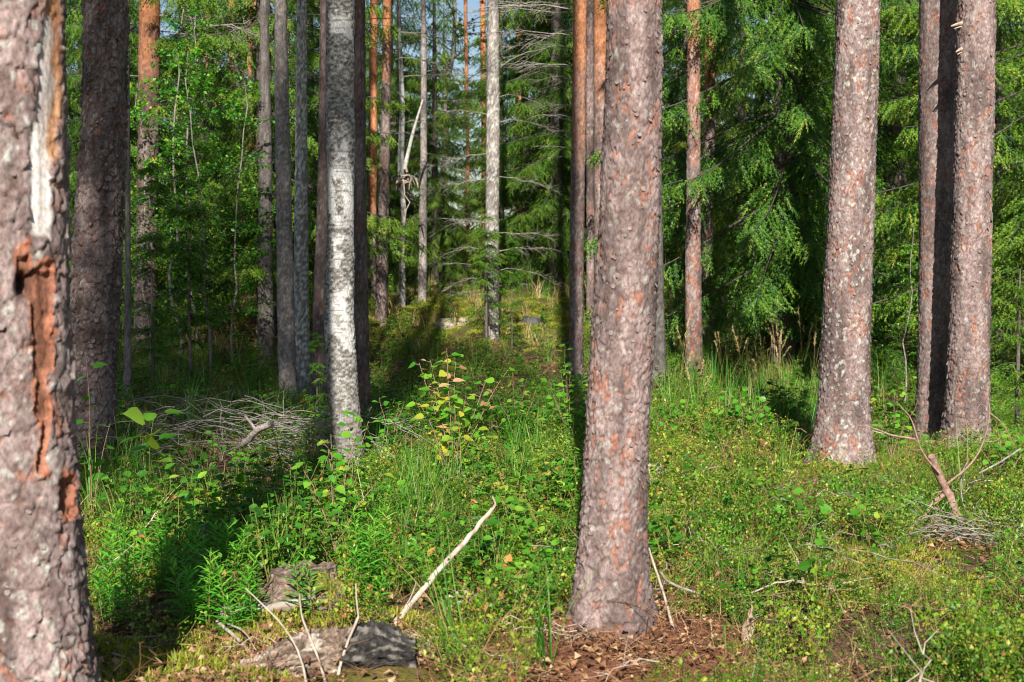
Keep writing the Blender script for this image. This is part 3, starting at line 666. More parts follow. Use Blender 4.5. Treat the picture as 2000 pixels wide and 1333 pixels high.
FT = A([[-.02, 0, 0], [.02, 0, 0], [0, 1, 0], [0, .05, 0], [.10, .42, .04], [0, .30, 0], [0, .15, 0], [-.10, .52, -.04], [0, .40, 0], [0, .40, 0], [.09, .78, -.04], [0, .62, 0], [0, .52, 0], [-.08, .88, .04], [0, .75, 0]]); FF = A([[0, 1, 2], [3, 4, 5], [6, 7, 8], [9, 10, 11], [12, 13, 14]])
def spruce_meshes(seed, H=14., zlo=.5, zfine=7.2, nfine=112, nco=50, fat=1.0, mat='spruce', sparse=1.0, maxL=2.3, droop=1.0, far=False):
    rr = np.random.default_rng(seed)
    pos, dr, up, ln, tn = [], [], [], [], []
    gl = Geo()
    zz = np.concatenate([zlo + (zfine - zlo) * rr.uniform(0, 1, nfine), zfine + (H - zfine) * rr.uniform(0, 1, nco) ** 1.15])
    for k, z in enumerate(zz):
        co = z > zfine
        L = min(maxL, .23 * (H - z) + .25) * rr.uniform(.65, 1.12)
        if z < 1.6: L *= .75
        az = k * 2.39996 + rr.normal() * .3; fw = A([math.cos(az), math.sin(az), 0]); sd = A([-math.sin(az), math.cos(az), 0])
        el = -.25 + .55 * (z / H)
        tt = np.linspace(0, 1, 9)
        bend = el * tt - droop * .34 * tt ** 1.5 + .20 * tt ** 3
        axis_ = (fw * (L * tt)[:, None] + A([0, 0, 1]) * (z + L * bend)[:, None] + sd * (rr.normal() * .08 * L * tt ** 2)[:, None])
        v, f = tube(axis_, np.linspace(.014, .003, 9) * (L / 2 + .3), 3); gl.add(v, f)
        step = (.16 if co else .088) / sparse
        n = max(4, int(L / step)); t = np.linspace(.08, 1.0, n)
        bp_ = np.stack([np.interp(t, tt, axis_[:, a]) for a in range(3)], -1)
        for side in (-1, 1):
            ll = (.10 + .42 * np.minimum(1, (1 - t) * 1.7) * np.minimum(1, t * 2.6)) * rr.uniform(.65, 1.25, n) * min(1.0, L / 1.5 + .2)
            ldir = nrm(sd * side * rr.uniform(.55, 1, (n, 1)) + fw * rr.uniform(.35, .75, (n, 1)) + A([0, 0, -1]) * (rr.uniform(.1, .95, (n, 1)) * droop))
            m = 2 if co else 3
            for q in range(m):
                fr = (q + rr.uniform(0, .9, n)) / m
                bpos = bp_ + ldir * (ll * fr)[:, None] + A([0, 0, -1]) * (.12 * ll * fr ** 2)[:, None]
                for s2 in ((0, 1) if not co else (0,)):
                    sdv = nrm(np.cross(ldir, A([0, 0, 1]))) * (1 if s2 else -1)
                    d2 = nrm(ldir * rr.uniform(.7, 1.1, (n, 1)) + sdv * rr.uniform(.1, .65, (n, 1)) + rr.normal(size=(n, 3)) * .10 + A([0, 0, -.45 * droop]))
                    pos.append(bpos); dr.append(d2); up.append(rr.normal(size=(n, 3)) * .35 + A([0, 0, 1]))
                    ln.append((rr.uniform(.14, .25, n)) * (2.0 if co else 1.0) * fat)
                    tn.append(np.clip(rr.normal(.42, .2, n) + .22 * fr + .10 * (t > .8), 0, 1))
    pos, dr, up, ln, tn = map(np.concatenate, (pos, dr, up, ln, tn))
    T_, F_ = (FT, FF) if far else (ST, SF)
    v, f = place(T_, F_, pos, dr, up, ln)
    g = Geo(); g.add(v, f, 0, np.repeat(tn, len(T_)))
    return g.mesh('crown', [M[mat]], False), gl.mesh('limbs', [M['limb']], True)

def cone_trunk_mesh(H, r, seed):
    rr = np.random.default_rng(seed); nth, nz = 16, 40
    z = np.linspace(-.3, H, nz); rad = r * (1 - z / H) ** .8 + .01; rad = np.where(np.isnan(rad), r, rad); rad[z < .05] = r * 1.15
    th = np.arange(nth) * 2 * PI / nth; TH, ZZ = np.meshgrid(th, z)
    rr_ = rad[:, None] * (1 + .12 * (fbm(np.cos(TH) * 4, np.sin(TH) * 4, ZZ * 3, s=seed) - .5))
    v = np.stack([rr_ * np.cos(TH), rr_ * np.sin(TH), ZZ], -1).reshape(-1, 3)
    i = np.arange(nz - 1)[:, None] * nth; j = np.arange(nth)[None]; k2 = (j + 1) % nth
    f = np.stack([i + j, i + k2, i + nth + k2, i + nth + j], -1).reshape(-1, 4)
    c = lerp((.055, .046, .04), (.16, .135, .12), fbm(np.cos(TH) * 9, np.sin(TH) * 9, ZZ * 6, s=seed + 3)).reshape(-1, 3)
    return mesh_np('trunk', v, np.zeros((0, 3), int), f, [M['barkfar']], None, True, None, {'col': c})

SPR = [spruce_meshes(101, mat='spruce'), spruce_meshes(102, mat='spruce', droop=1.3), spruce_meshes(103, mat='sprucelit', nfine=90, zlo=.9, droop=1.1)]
SPT = [cone_trunk_mesh(14, .17, 1), cone_trunk_mesh(14, .15, 2), cone_trunk_mesh(14, .15, 3)]
SPRFAR = [spruce_meshes(111, nfine=110, nco=60, zlo=.8, zfine=1.2, fat=1.6, sparse=.9, far=True), spruce_meshes(112, nfine=100, nco=55, zlo=1.2, zfine=1.6, fat=1.6, sparse=.9, mat='sprucelit', far=True)]

def spruce(px, d, label, var=0, scale=1.0, rot=0., group=None, name='spruce_tree', lim=True, x=None, far=False):
    x = (px - 1000) / FPX * d if x is None else x
    t = thing(name, (x, d, Gs(x, d)), label, 'spruce tree', group, rot, scale)
    cm, lm = (SPRFAR if far else SPR)[var]
    link('trunk', SPT[var % 3], t); cr_ = link('crown', cm, t)
    if lim: link('limbs', lm, cr_)['kind'] = 'stuff'
    tree_base((x, d), .2 * scale)
    return t
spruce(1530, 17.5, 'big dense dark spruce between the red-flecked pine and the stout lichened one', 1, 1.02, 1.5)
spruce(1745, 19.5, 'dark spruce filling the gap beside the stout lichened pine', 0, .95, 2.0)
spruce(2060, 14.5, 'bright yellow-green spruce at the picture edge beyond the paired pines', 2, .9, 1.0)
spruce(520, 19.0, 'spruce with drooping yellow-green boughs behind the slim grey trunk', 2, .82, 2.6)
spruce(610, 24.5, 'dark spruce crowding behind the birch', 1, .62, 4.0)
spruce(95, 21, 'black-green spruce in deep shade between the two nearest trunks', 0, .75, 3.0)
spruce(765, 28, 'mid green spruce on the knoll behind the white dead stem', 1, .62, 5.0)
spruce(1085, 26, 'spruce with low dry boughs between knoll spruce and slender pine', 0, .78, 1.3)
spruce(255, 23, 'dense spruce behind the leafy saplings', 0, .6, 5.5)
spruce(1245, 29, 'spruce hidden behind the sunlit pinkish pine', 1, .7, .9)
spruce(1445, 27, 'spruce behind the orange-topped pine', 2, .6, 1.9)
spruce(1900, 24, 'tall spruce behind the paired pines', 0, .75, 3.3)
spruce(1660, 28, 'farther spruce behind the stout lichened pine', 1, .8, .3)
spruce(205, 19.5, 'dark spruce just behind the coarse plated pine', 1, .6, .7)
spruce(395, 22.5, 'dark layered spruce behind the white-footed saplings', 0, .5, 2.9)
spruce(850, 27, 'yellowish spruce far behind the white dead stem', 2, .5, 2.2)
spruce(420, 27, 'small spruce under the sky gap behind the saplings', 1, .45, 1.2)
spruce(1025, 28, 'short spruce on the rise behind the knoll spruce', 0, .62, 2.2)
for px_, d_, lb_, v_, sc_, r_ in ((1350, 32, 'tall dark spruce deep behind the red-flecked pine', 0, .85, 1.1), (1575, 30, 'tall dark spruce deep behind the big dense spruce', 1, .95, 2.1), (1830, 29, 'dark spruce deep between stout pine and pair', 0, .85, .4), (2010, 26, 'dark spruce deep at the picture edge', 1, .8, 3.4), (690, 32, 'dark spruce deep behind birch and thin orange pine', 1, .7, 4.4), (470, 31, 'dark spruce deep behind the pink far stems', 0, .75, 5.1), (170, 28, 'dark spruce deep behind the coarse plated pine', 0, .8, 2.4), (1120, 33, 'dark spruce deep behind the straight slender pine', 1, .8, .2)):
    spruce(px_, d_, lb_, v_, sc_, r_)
# small spruces
SMALL = [spruce_meshes(121, H=2.2, zlo=.12, zfine=3, nfine=44, nco=0, fat=.8, sparse=1.1, maxL=.62, droop=.5), spruce_meshes(122, H=1.6, zlo=.08, zfine=3, nfine=34, nco=0, fat=.75, sparse=1.1, maxL=.5, droop=.4)]
SMT = [cone_trunk_mesh(2.2, .022, 5), cone_trunk_mesh(1.6, .016, 6)]
def small_spruce(px, py, label, var=0, scale=1.0, rot=0.):
    p = GP(px, py)
    t = thing('young_spruce', p, label, 'young spruce', None, rot, scale)
    link('trunk', SMT[var], t); cr_ = link('crown', SMALL[var][0], t); link('limbs', SMALL[var][1], cr_)['kind'] = 'stuff'
small_spruce(950, 690, 'young dark spruce at the foot of the knoll spruce', 0, .62, .3)
small_spruce(1000, 680, 'low seedling spruce beside the knoll spruce foot', 1, .5, 2.)
small_spruce(372, 770, 'bushy young spruce in shade among the thin white saplings', 0, .8, 1.)
small_spruce(300, 800, 'young dark spruce next to the thin brown sapling trunk', 1, .9, 4.)
small_spruce(1985, 880, 'young spruce at the picture edge behind the broken branch', 0, .62, 2.)
small_spruce(1560, 905, 'fluffy seedling spruce at the flared pine foot', 1, .28, 2.)
small_spruce(1745, 870, 'tiny spruce seedling between the lichened pine and the pair', 1, .3, 5.)
small_spruce(620, 860, 'low spruce seedling before the dark brown trunk', 1, .32, 1.)
small_spruce(880, 640, 'small spruce on the mossy knoll by the pale rock', 1, .4, 3.)

# ------------------------------------------------------------------ far forest
rr = np.random.default_rng(55)
far_pts = []
for k in range(900):
    d = rr.uniform(31, 78); px = rr.uniform(-250, 2250); x = (px - 1000) / FPX * d
    if any(math.hypot(x - a, d - b) < 2.6 for a, b in far_pts): continue
    if abs(px - 350) < 45: continue
    if abs(px - 925) < 40: continue
    if abs(px - 1315) < 20 or abs(px - 1420) < 18 or abs(px - 1775) < 15 or abs(px - 1965) < 18: continue
    far_pts.append((x, d))
    if len(far_pts) > 96: break
far_pts.sort(key=lambda q: q[1])
FARPINE = []
for s in range(3):
    z0 = P(1000, 0, 50)[2]
    me, og, pth = trunk('pine', [(0, 993, 1007), (300, 992, 1008), (560, 991, 1009)], 45, H=19, nth=10, dz=.2, seed=60 + s, orange=((2, 5), (5, 9), (-2, 1))[s], far=True, pal='pine')
    FARPINE.append(me)
def gap(x, d):
    px = 1000 + x / d * FPX
    for a, w in ((130, 'behind the scarred and the plated pine'), (330, 'behind the glowing orange pine'), (540, 'behind the leafy saplings'), (700, 'behind the birch'), (860, 'behind the dead white stem'), (1000, 'behind the knoll spruce'), (1150, 'behind the straight slender pine'), (1330, 'behind the big pinkish pine'), (1480, 'behind the red-flecked pine'), (1700, 'behind the stout lichened pine'), (1880, 'behind the gap before the paired pines'), (9999, 'behind the paired pines')):
        if px < a: return ('near ' if d < 48 else 'remote ') , w
for k, (x, d) in enumerate(far_pts):
    nf_, wh_ = gap(x, d)
    if k % 2:
        t = thing('pine_tree', (x, d, Gs(x, d)), ('straight ' + ('slim' if d < 48 else 'remote thin') + ' pine of the far wood ' + wh_), 'pine tree', 'far pines of the wood', rr.uniform(0, 6), 1.0)
        link('trunk', FARPINE[k % 3], t); link('crown', PINE_CROWNS[k % 3], t, (0, 0, 10.5), k)
    else:
        spruce(0, d, (('full' if d < 48 else 'small remote') + ' spruce of the far wood ' + wh_), int(rr.uniform() < .4), rr.uniform(.5, .95), rr.uniform(0, 6), 'far spruces of the wood', lim=False, x=x, far=True)

# --- unseen pines added beside and behind the viewer, crowns shaped for their shade
shade = [(-2.85, -9.0, 3, 14.3, (2.0, 2.0, .5)), (-4.4, -10.5, 3, 14.0, (1.9, 1.9, .55)), (-3.0, -4.3, 3, 8.6, (.75, .75, .75)), (-6.6, -3.0, 2, 10, 1.0), (6.8, -6, 1, 10, 1.0), (-5.6, 2.0, 0, 9.5, .9)]
for k, (x, y, cr, cz, cs_) in enumerate(shade):
    t = thing('pine_tree', (x, y, Gs(x, y)), 'tall unseen pine added to cast shade, beside or behind the viewer', 'pine tree', 'unseen pines added for shade', k, 1.0)
    link('trunk', FARPINE[k % 3], t); link('crown', PINE_CROWNS[cr], t, (0, 0, cz), k, cs_)

# ------------------------------------------------------------------ leaves
LEAF2 = A([[0, 0, 0], [.32, .45, .07], [0, 1, 0], [-.32, .45, .07], [0, .45, 0]]); LEAF2F = A([[0, 1, 4], [1, 2, 4], [0, 4, 3], [4, 2, 3]])
LEAFQ = A([[0, 0, 0], [.33, .48, .06], [0, 1, 0], [-.33, .48, .06]]); LEAFQF = A([[0, 1, 2], [0, 2, 3]])
BROAD = A([[0, 0, 0], [.26, .06, .05], [.44, .30, .09], [.36, .58, .06], [.16, .82, .02], [0, 1.05, -.05], [-.16, .82, .02], [-.36, .58, .06], [-.44, .30, .09], [-.26, .06, .05], [0, .3, 0], [0, .65, 0]])
BROADF = A([[0, 1, 10], [1, 2, 10], [2, 3, 10], [10, 3, 11], [3, 4, 11], [4, 5, 11], [0, 10, 9], [9, 10, 8], [8, 10, 7], [10, 11, 7], [7, 11, 6], [6, 11, 5]])
HEX = A([[0, 0, 0], [.27, .22, .05], [.31, .56, .06], [.14, .86, .01], [0, 1.02, -.03], [-.14, .86, .01], [-.31, .56, .06], [-.27, .22, .05], [0, .45, 0]]); HEXF = A([[0, 1, 8], [1, 2, 8], [2, 3, 8], [3, 4, 8], [0, 8, 7], [7, 8, 6], [6, 8, 5], [5, 8, 4]])
LANCE = A([[0, 0, 0], [.085, .25, .015], [.075, .6, -.03], [0, 1, -.14], [-.075, .6, -.03], [-.085, .25, .015], [0, .25, -.01], [0, .6, -.05]])
LANCEF = A([[0, 1, 6], [1, 2, 6], [6, 2, 7], [2, 3, 7], [0, 6, 5], [5, 6, 4], [6, 7, 4], [4, 7, 3]])

def sapling_mesh(seed, H, nleaf, leafL, leaf=(LEAF2, LEAF2F), mat='birchleaf', stem_r=.01, spread=.5, zlo=.25, up=.5, nbr=22, pale=None):
    rr = np.random.default_rng(seed); gs, g = Geo(), Geo()
    t = np.linspace(0, 1, 12)
    ax = np.stack([np.cumsum(rr.normal(size=12)) * .012 * H, np.cumsum(rr.normal(size=12)) * .012 * H, t * H], -1); ax[0, :2] = 0
    v, f = tube(ax, np.linspace(stem_r, stem_r * .25, 12), 6); gs.add(v, f)
    lp, ld = [], []
    for k in range(nbr):
        q = rr.uniform(zlo, 1); p = A([np.interp(q, t, ax[:, a]) for a in range(3)])
        L = spread * (1.15 - q) * rr.uniform(.5, 1.2) + .05; az = rr.uniform(0, 2 * PI)
        d = nrm(A([math.cos(az), math.sin(az), up * rr.uniform(.3, 1.2)]))
        tt = np.linspace(0, 1, 5); pp = p + d * L * tt[:, None] + A([0, 0, -.2 * L]) * (tt ** 2)[:, None]
        v, f = tube(pp, np.linspace(stem_r * .3, stem_r * .08, 5), 3); gs.add(v, f, 1)
        m = max(2, nleaf // nbr); fr = rr.uniform(.15, 1.05, m)
        lp.append(p + d * (L * fr)[:, None] + A([0, 0, -.2 * L]) * (fr ** 2)[:, None] + rr.normal(size=(m, 3)) * .02)
        ld.append(nrm(d + rr.normal(size=(m, 3)) * .7 + A([0, 0, -.3])))
    lp, ld = np.concatenate(lp), np.concatenate(ld); n = len(lp)
    v, f = place(leaf[0], leaf[1], lp, ld, rr.normal(size=(n, 3)) * .55 + A([0, -.25, 1]), leafL * rr.uniform(.6, 1.25, n))
    g.add(v, f, 0, np.repeat(np.clip(rr.normal(.5, .22, n), 0, 1), len(leaf[0])))
    return gs.mesh('stem', [pale or M['stem'], M['limb']], True), g.mesh('leaves', [M[mat]], False)

M['palestem'] = mat_noise('pale_stem', (.07, .055, .045), (.32, .29, .26), 9)
SAPT = [sapling_mesh(201, 4.2, 2200, .05, spread=1.1, zlo=.18, nbr=60, stem_r=.022, pale=M['palestem']), sapling_mesh(202, 3.4, 1900, .047, spread=.9, zlo=.15, nbr=50, stem_r=.016, pale=M['palestem']),
        sapling_mesh(203, 5.2, 2500, .05, spread=1.2, zlo=.3, nbr=70, stem_r=.026, pale=M['palestem'])]
def sapling(px, py, label, var, scale=1., rot=0, d=None, group=None, name='birch_sapling', cat='sapling', meshes=None):
    p = GP(px, py) if d is None else A([(px - 1000) / FPX * d, d, Gs((px - 1000) / FPX * d, d)])
    t = thing(name, p, label, cat, group, rot, scale)
    a, b_ = (meshes or SAPT)[var]
    link('stem', a, t); link('leaves', b_, t)
    return t
sapling(347, 722, 'slim white-stemmed sapling with small bright leaves, nearest to the young spruces', 0, 1.0, 0)
sapling(410, 748, 'white-footed leafy sapling before the pink far stems', 1, 1.1, 2)
sapling(385, 690, 'thin tall sapling between the two white-footed ones', 2, .85, 4)
sapling(455, 715, 'leafy sapling next to the dark trunk beside the slim grey one', 1, 1.0, 5)
sapling(290, 720, 'small-leaved sapling in front of the glowing orange pine', 1, 1.0, 1)
sapling(1478, 700, 'leafy shrub growing under the big dense spruce', 1, .55, 3)
sapling(1590, 715, 'leaning small sapling touching the stout lichened pine', 1, .55, 1)
sapling(1960, 760, 'tall leafy sapling at the picture edge behind the pair', 0, .75, 2)
sapling(1310, 690, 'leafy sapling showing between the dark trunk and the red-flecked pine', 1, .45, 2)
sapling(1420, 720, 'low leafy bush right of the orange-topped pine foot', 0, .35, 5)
sapling(1765, 800, 'broad leafy bush between the stout pine and the pair', 0, .42, 1)
sapling(1990, 690, 'pale leafy sapling behind the edge spruce', 2, .7, 1)
FARBIRCH = sapling_mesh(205, 11, 2600, .10, mat='farleaf', spread=2.2, zlo=.3, nbr=90, stem_r=.07, pale=M['palestem'])
for px, d, lb in ((700, 29, 'slender birch with yellowing leaves far behind the curved birch'), (835, 34, 'yellowing birch far behind the slim dead trunk'), (1330, 31, 'white-stemmed far birch between the big trunk and red-flecked pine'), (1985, 28, 'yellowing birch far off at the picture edge'), (560, 36, 'far birch behind the yellow-green boughs'), (1800, 33, 'far birch behind the pair of pines')):
    sapling(px, 0, lb, 0, 1.0, px, d, None, 'birch_tree', 'birch tree', [FARBIRCH])

# --- plants of the near ground whose leaves can be told apart
def leaf_obj_mesh(name, T, F, mat, tint, seed):
    rr = np.random.default_rng(seed); g = Geo(); v = T.copy(); v[:, 2] += rr.normal() * .05 * np.sin(v[:, 1] * 3)
    g.add(v, F, 0, tint); return g.mesh(name, [M[mat]], True)
BROADS = [leaf_obj_mesh('leaf', BROAD, BROADF, 'birchleaf', tt, k) for k, tt in enumerate((.35, .55, .7, .85, .97))]
REDDISH = leaf_obj_mesh('leaf', BROAD * A([.8, 1, 1.5]), BROADF, 'litter', .7, 9)
WIDE = [leaf_obj_mesh('leaf', BROAD * A([1.15, 1, 1]), BROADF, 'herb', tt, k) for k, tt in enumerate((.3, .5, .75))]
from mathutils import Matrix
def leaf_at(parent, me, pos, d, up, s):
    d = Vector(d).normalized(); x = d.cross(Vector(up)); x.normalize(); z = x.cross(d)
    o = link('leaf', me, parent)
    m = Matrix((x, d, z)).transposed().to_4x4(); m.translation = Vector(pos)
    o.matrix_local = m @ Matrix.Scale(s, 4)
    return o
def leafy_plant(base, label, stems, nleaf, leafL, meshes, seed, name='leafy_shoot', cat='shoot', stem_mat='redtwig', tilt=.2, lo=.3, rs=.004, droop=.25, group=None, yellow=False):
    rr = np.random.default_rng(seed); t = thing(name, base, label, cat, group)
    for H, az, ln in stems:
        g = Geo(); tt = np.linspace(0, 1, 8); pend = []
        off = A([math.cos(az), math.sin(az), 0]) * ln
        pts = off * (tt ** 1.4)[:, None] + A([0, 0, 1]) * (tt * H)[:, None] + rr.normal(size=(8, 3)) * .006 * tt[:, None]
        v, f = tube(pts, np.linspace(rs, rs * .4, 8), 5); g.add(v, f)
        m = max(1, round(nleaf * H / sum(q[0] for q in stems)))
        qs = lo + (1 - lo) * (np.arange(m) + rr.uniform(.2, .8, m)) / m
        for k, q in enumerate(qs):
            p = A([np.interp(q, tt, pts[:, a]) for a in range(3)]); a2 = k * 2.4 + rr.normal() * .4
            dd = A([math.cos(a2), math.sin(a2), rr.uniform(-.1, .5)]); pet = leafL * .45
            v, f = tube(A([p, p + dd * pet]), [rs * .4, rs * .3], 3); g.add(v, f)
            pend.append((meshes[int(rr.integers(len(meshes)))], p + dd * pet, dd + A([0, 0, -droop]) + rr.normal(size=3) * .25, A([0, -.35, 1]) + rr.normal(size=3) * .3, leafL * rr.uniform(.65, 1.15)))
        so_ = link('stem', g.mesh('stem', [M[stem_mat]], True), t)
        for q in pend: leaf_at(so_, *q)
    return t
bush = leafy_plant(GP(885, 965), 'shoot cluster with yellowing leaves and red-brown twigs before the shaded hollow', [(.62, 2.6, .22), (.70, 2.0, .08), (.55, .6, .22), (.60, .2, .30), (.45, 3.6, .2), (.66, 1.4, .1), (.5, 5.2, .18), (.56, 3.1, .12), (.64, 2.3, .2)], 150, .058, [BROADS[1], BROADS[2], BROADS[3], BROADS[4], BROADS[4], REDDISH], 1)
bush.scale = (1.15, 1.15, 1.3)
leafy_plant(GP(655, 1085), 'birch shoots sprouting beside the lichened stump', [(.62, 1.9, .10), (.72, .9, .18), (.50, 2.9, .2), (.42, .3, .25), (.6, 2.4, .05)], 64, .055, [BROADS[0], BROADS[1], BROADS[2], BROADS[3]], 2)
leafy_plant(GP(690, 985), 'upright aspen shoots with round leaves in front of the birch foot', [(.55, 2.2, .06), (.5, 1.0, .14), (.4, 3., .2)], 40, .06, [BROADS[1], BROADS[2], BROADS[2]], 3)
leafy_plant(GP(600, 1005), 'light green shoot with heart-shaped leaves near the dry twig pile', [(.45, 2.6, .12), (.38, .4, .15)], 14, .06, [BROADS[2], BROADS[3]], 4)
leafy_plant(GP(285, 1010), 'tall weed with broad bright leaves before the coarse plated pine', [(.60, .6, .06)], 9, .13, [WIDE[1], WIDE[2]], 5, 'broad_leaved_plant', 'plant', 'stem', lo=.5, droop=.05)
leafy_plant(GP(180, 1040), 'lanky dark-leaved plant close to the scarred trunk', [(.95, 2.0, .08), (.6, .4, .1)], 14, .075, [WIDE[0], WIDE[1]], 6, 'broad_leaved_plant', 'plant', 'redtwig', lo=.25, droop=.1)
leafy_plant(GP(1110, 880), 'tall bright green shoot beside the slender pine', [(.82, 2.0, .06), (.6, .3, .14), (.55, 2.8, .16), (.66, 1.2, .08)], 90, .055, [BROADS[1], BROADS[2], WIDE[2]], 7)
leafy_plant(GP(1110 + 440, 1090), 'small raspberry plant with dark leaves amid the bilberries', [(.34, 2.0, .06), (.28, .3, .14)], 16, .06, [WIDE[0], WIDE[1]], 8, 'broad_leaved_plant', 'plant', 'stem')
leafy_plant(GP(1700, 1090), 'cluster of round green leaves under the long grey branch', [(.28, 2.0, .1), (.3, .3, .14), (.26, 4.3, .14)], 22, .055, [WIDE[1], WIDE[2], BROADS[1]], 9, 'broad_leaved_plant', 'plant', 'stem')
leafy_plant(GP(1290, 1130), 'dark-leaved plant hard by the sunlit pinkish pine', [(.34, 2.0, .06), (.36, .3, .14), (.28, 3.3, .1)], 20, .06, [WIDE[0], WIDE[1]], 10, 'broad_leaved_plant', 'plant', 'stem')
leafy_plant(GP(1040, 1120), 'bright leafy plant between the leaning stick and the pinkish pine', [(.32, 2.0, .1), (.28, .3, .14), (.34, 3.3, .12), (.25, 4.6, .1)], 34, .05, [WIDE[1], WIDE[2], WIDE[2]], 11, 'broad_leaved_plant', 'plant', 'stem')
leafy_plant(GP(1000, 1060), 'leafy clump just above the upper end of the leaning stick', [(.30, 1.0, .1), (.34, 2.3, .14), (.28, 5.3, .12)], 30, .05, [WIDE[1], WIDE[2]], 12, 'broad_leaved_plant', 'plant', 'stem')
leafy_plant(GP(800, 1075), 'leafy green plant behind the lichened stump', [(.34, 1.0, .1), (.28, 2.3, .14), (.3, 5.3, .12)], 30, .05, [WIDE[0], WIDE[1], BROADS[2]], 13, 'broad_leaved_plant', 'plant', 'stem')

for q, (px, py, lb, hh, nl, ms, lf) in enumerate((
    (1010, 880, 'bright bushy shoots filling the space left of the slender pine foot', .62, 80, [BROADS[1], BROADS[2], WIDE[2]], .05),
    (765, 905, 'dark green shrubby shoots just past the birch foot', .50, 60, [WIDE[0], WIDE[1], BROADS[1]], .05),
    (1455, 875, 'leafy green shoots in the tall grass below the red-flecked pine', .50, 60, [WIDE[1], WIDE[2], BROADS[1]], .055),
    (1740, 905, 'leafy shrub in the gap before the paired pines', .55, 70, [WIDE[1], WIDE[2], BROADS[2]], .05),
    (395, 985, 'shrubby green shoots before the dry twig heap', .45, 56, [WIDE[0], WIDE[1], BROADS[2]], .05),
    (1330, 880, 'small-leaved shoots beside the dark trunk behind the pinkish pine', .45, 50, [WIDE[1], BROADS[2]], .045),
    (1960, 960, 'leafy shrub beyond the twigs of the broken branch', .42, 60, [WIDE[1], BROADS[1], BROADS[2]], .045))):
    leafy_plant(GP(px, py), lb, [(hh, 2.0 + q, .10), (hh * .85, .4 + q, .20), (hh * .8, 3.4 + q, .2), (hh * .7, 4.8 + q, .24), (hh * .95, 5.5 + q, .1)], nl, lf, ms, 40 + q, 'leafy_shrub', 'shrub', 'redtwig')

# narrow-leaved willowherb shoots
def willowherb(seed, H):
    rr = np.random.default_rng(seed); gs, g = Geo(), Geo()
    pts = np.stack([rr.normal() * .04 * np.linspace(0, 1, 6) ** 2, rr.normal() * .04 * np.linspace(0, 1, 6) ** 2, np.linspace(0, H, 6)], -1)
    v, f = tube(pts, np.linspace(.0035, .0015, 6), 4); gs.add(v, f)
    n = int(46 * H / .35); q = np.linspace(.12, 1.0, n); az = np.arange(n) * 2.4
    p = np.stack([np.interp(q, np.linspace(0, 1, 6), pts[:, a]) for a in range(3)], -1)
    d = np.stack([np.cos(az), np.sin(az), .25 + .9 * q ** 3 + rr.normal(size=n) * .15], -1)
    v, f = place(LANCE, LANCEF, p, d, np.tile(A([0, 0, 1.]), (n, 1)) + rr.normal(size=(n, 3)) * .15, .10 * (1 - .45 * q ** 3) * rr.uniform(.75, 1.15, n))
    g.add(v, f, 0, np.repeat(np.clip(.3 + .5 * q + rr.normal(size=n) * .12, 0, 1), len(LANCE)))
    return gs.mesh('stem', [M['stem']], True), g.mesh('leaves', [M['willow']], False)
WH = [willowherb(300 + k, h) for k, h in enumerate((.26, .32, .38, .22, .30))]
rr = np.random.default_rng(31)
k = 0
while k < 70:
    px, py = rr.uniform(190, 760), rr.uniform(1110, 1262)
    if px > 500 and py > 1225: continue
    if py > 1235 and px < 330: continue
    p = GP(px, py)
    if 500 < px < 690 and 1060 < py < 1205: continue
    lb = 'bright narrow-leaved shoot close to the foot of the scarred pine' if px < 330 else 'bright narrow-leaved shoot beside the lower end of the leaning stick' if px > 640 else 'bright narrow-leaved shoot behind the silvery log near the scarred pine' if px < 480 and py < 1180 else 'bright narrow-leaved shoot beside the lichened stump' if py < 1200 else 'bright narrow-leaved shoot between the silvery log and the moss patch'
    t = thing('willowherb', p, lb, 'plant', 'narrow-leaved shoots before the stump', rr.uniform(0, 6), rr.uniform(.6, 1.0))
    a, b_ = WH[k % 5]; link('stem', a, t); link('leaves', b_, t); k += 1

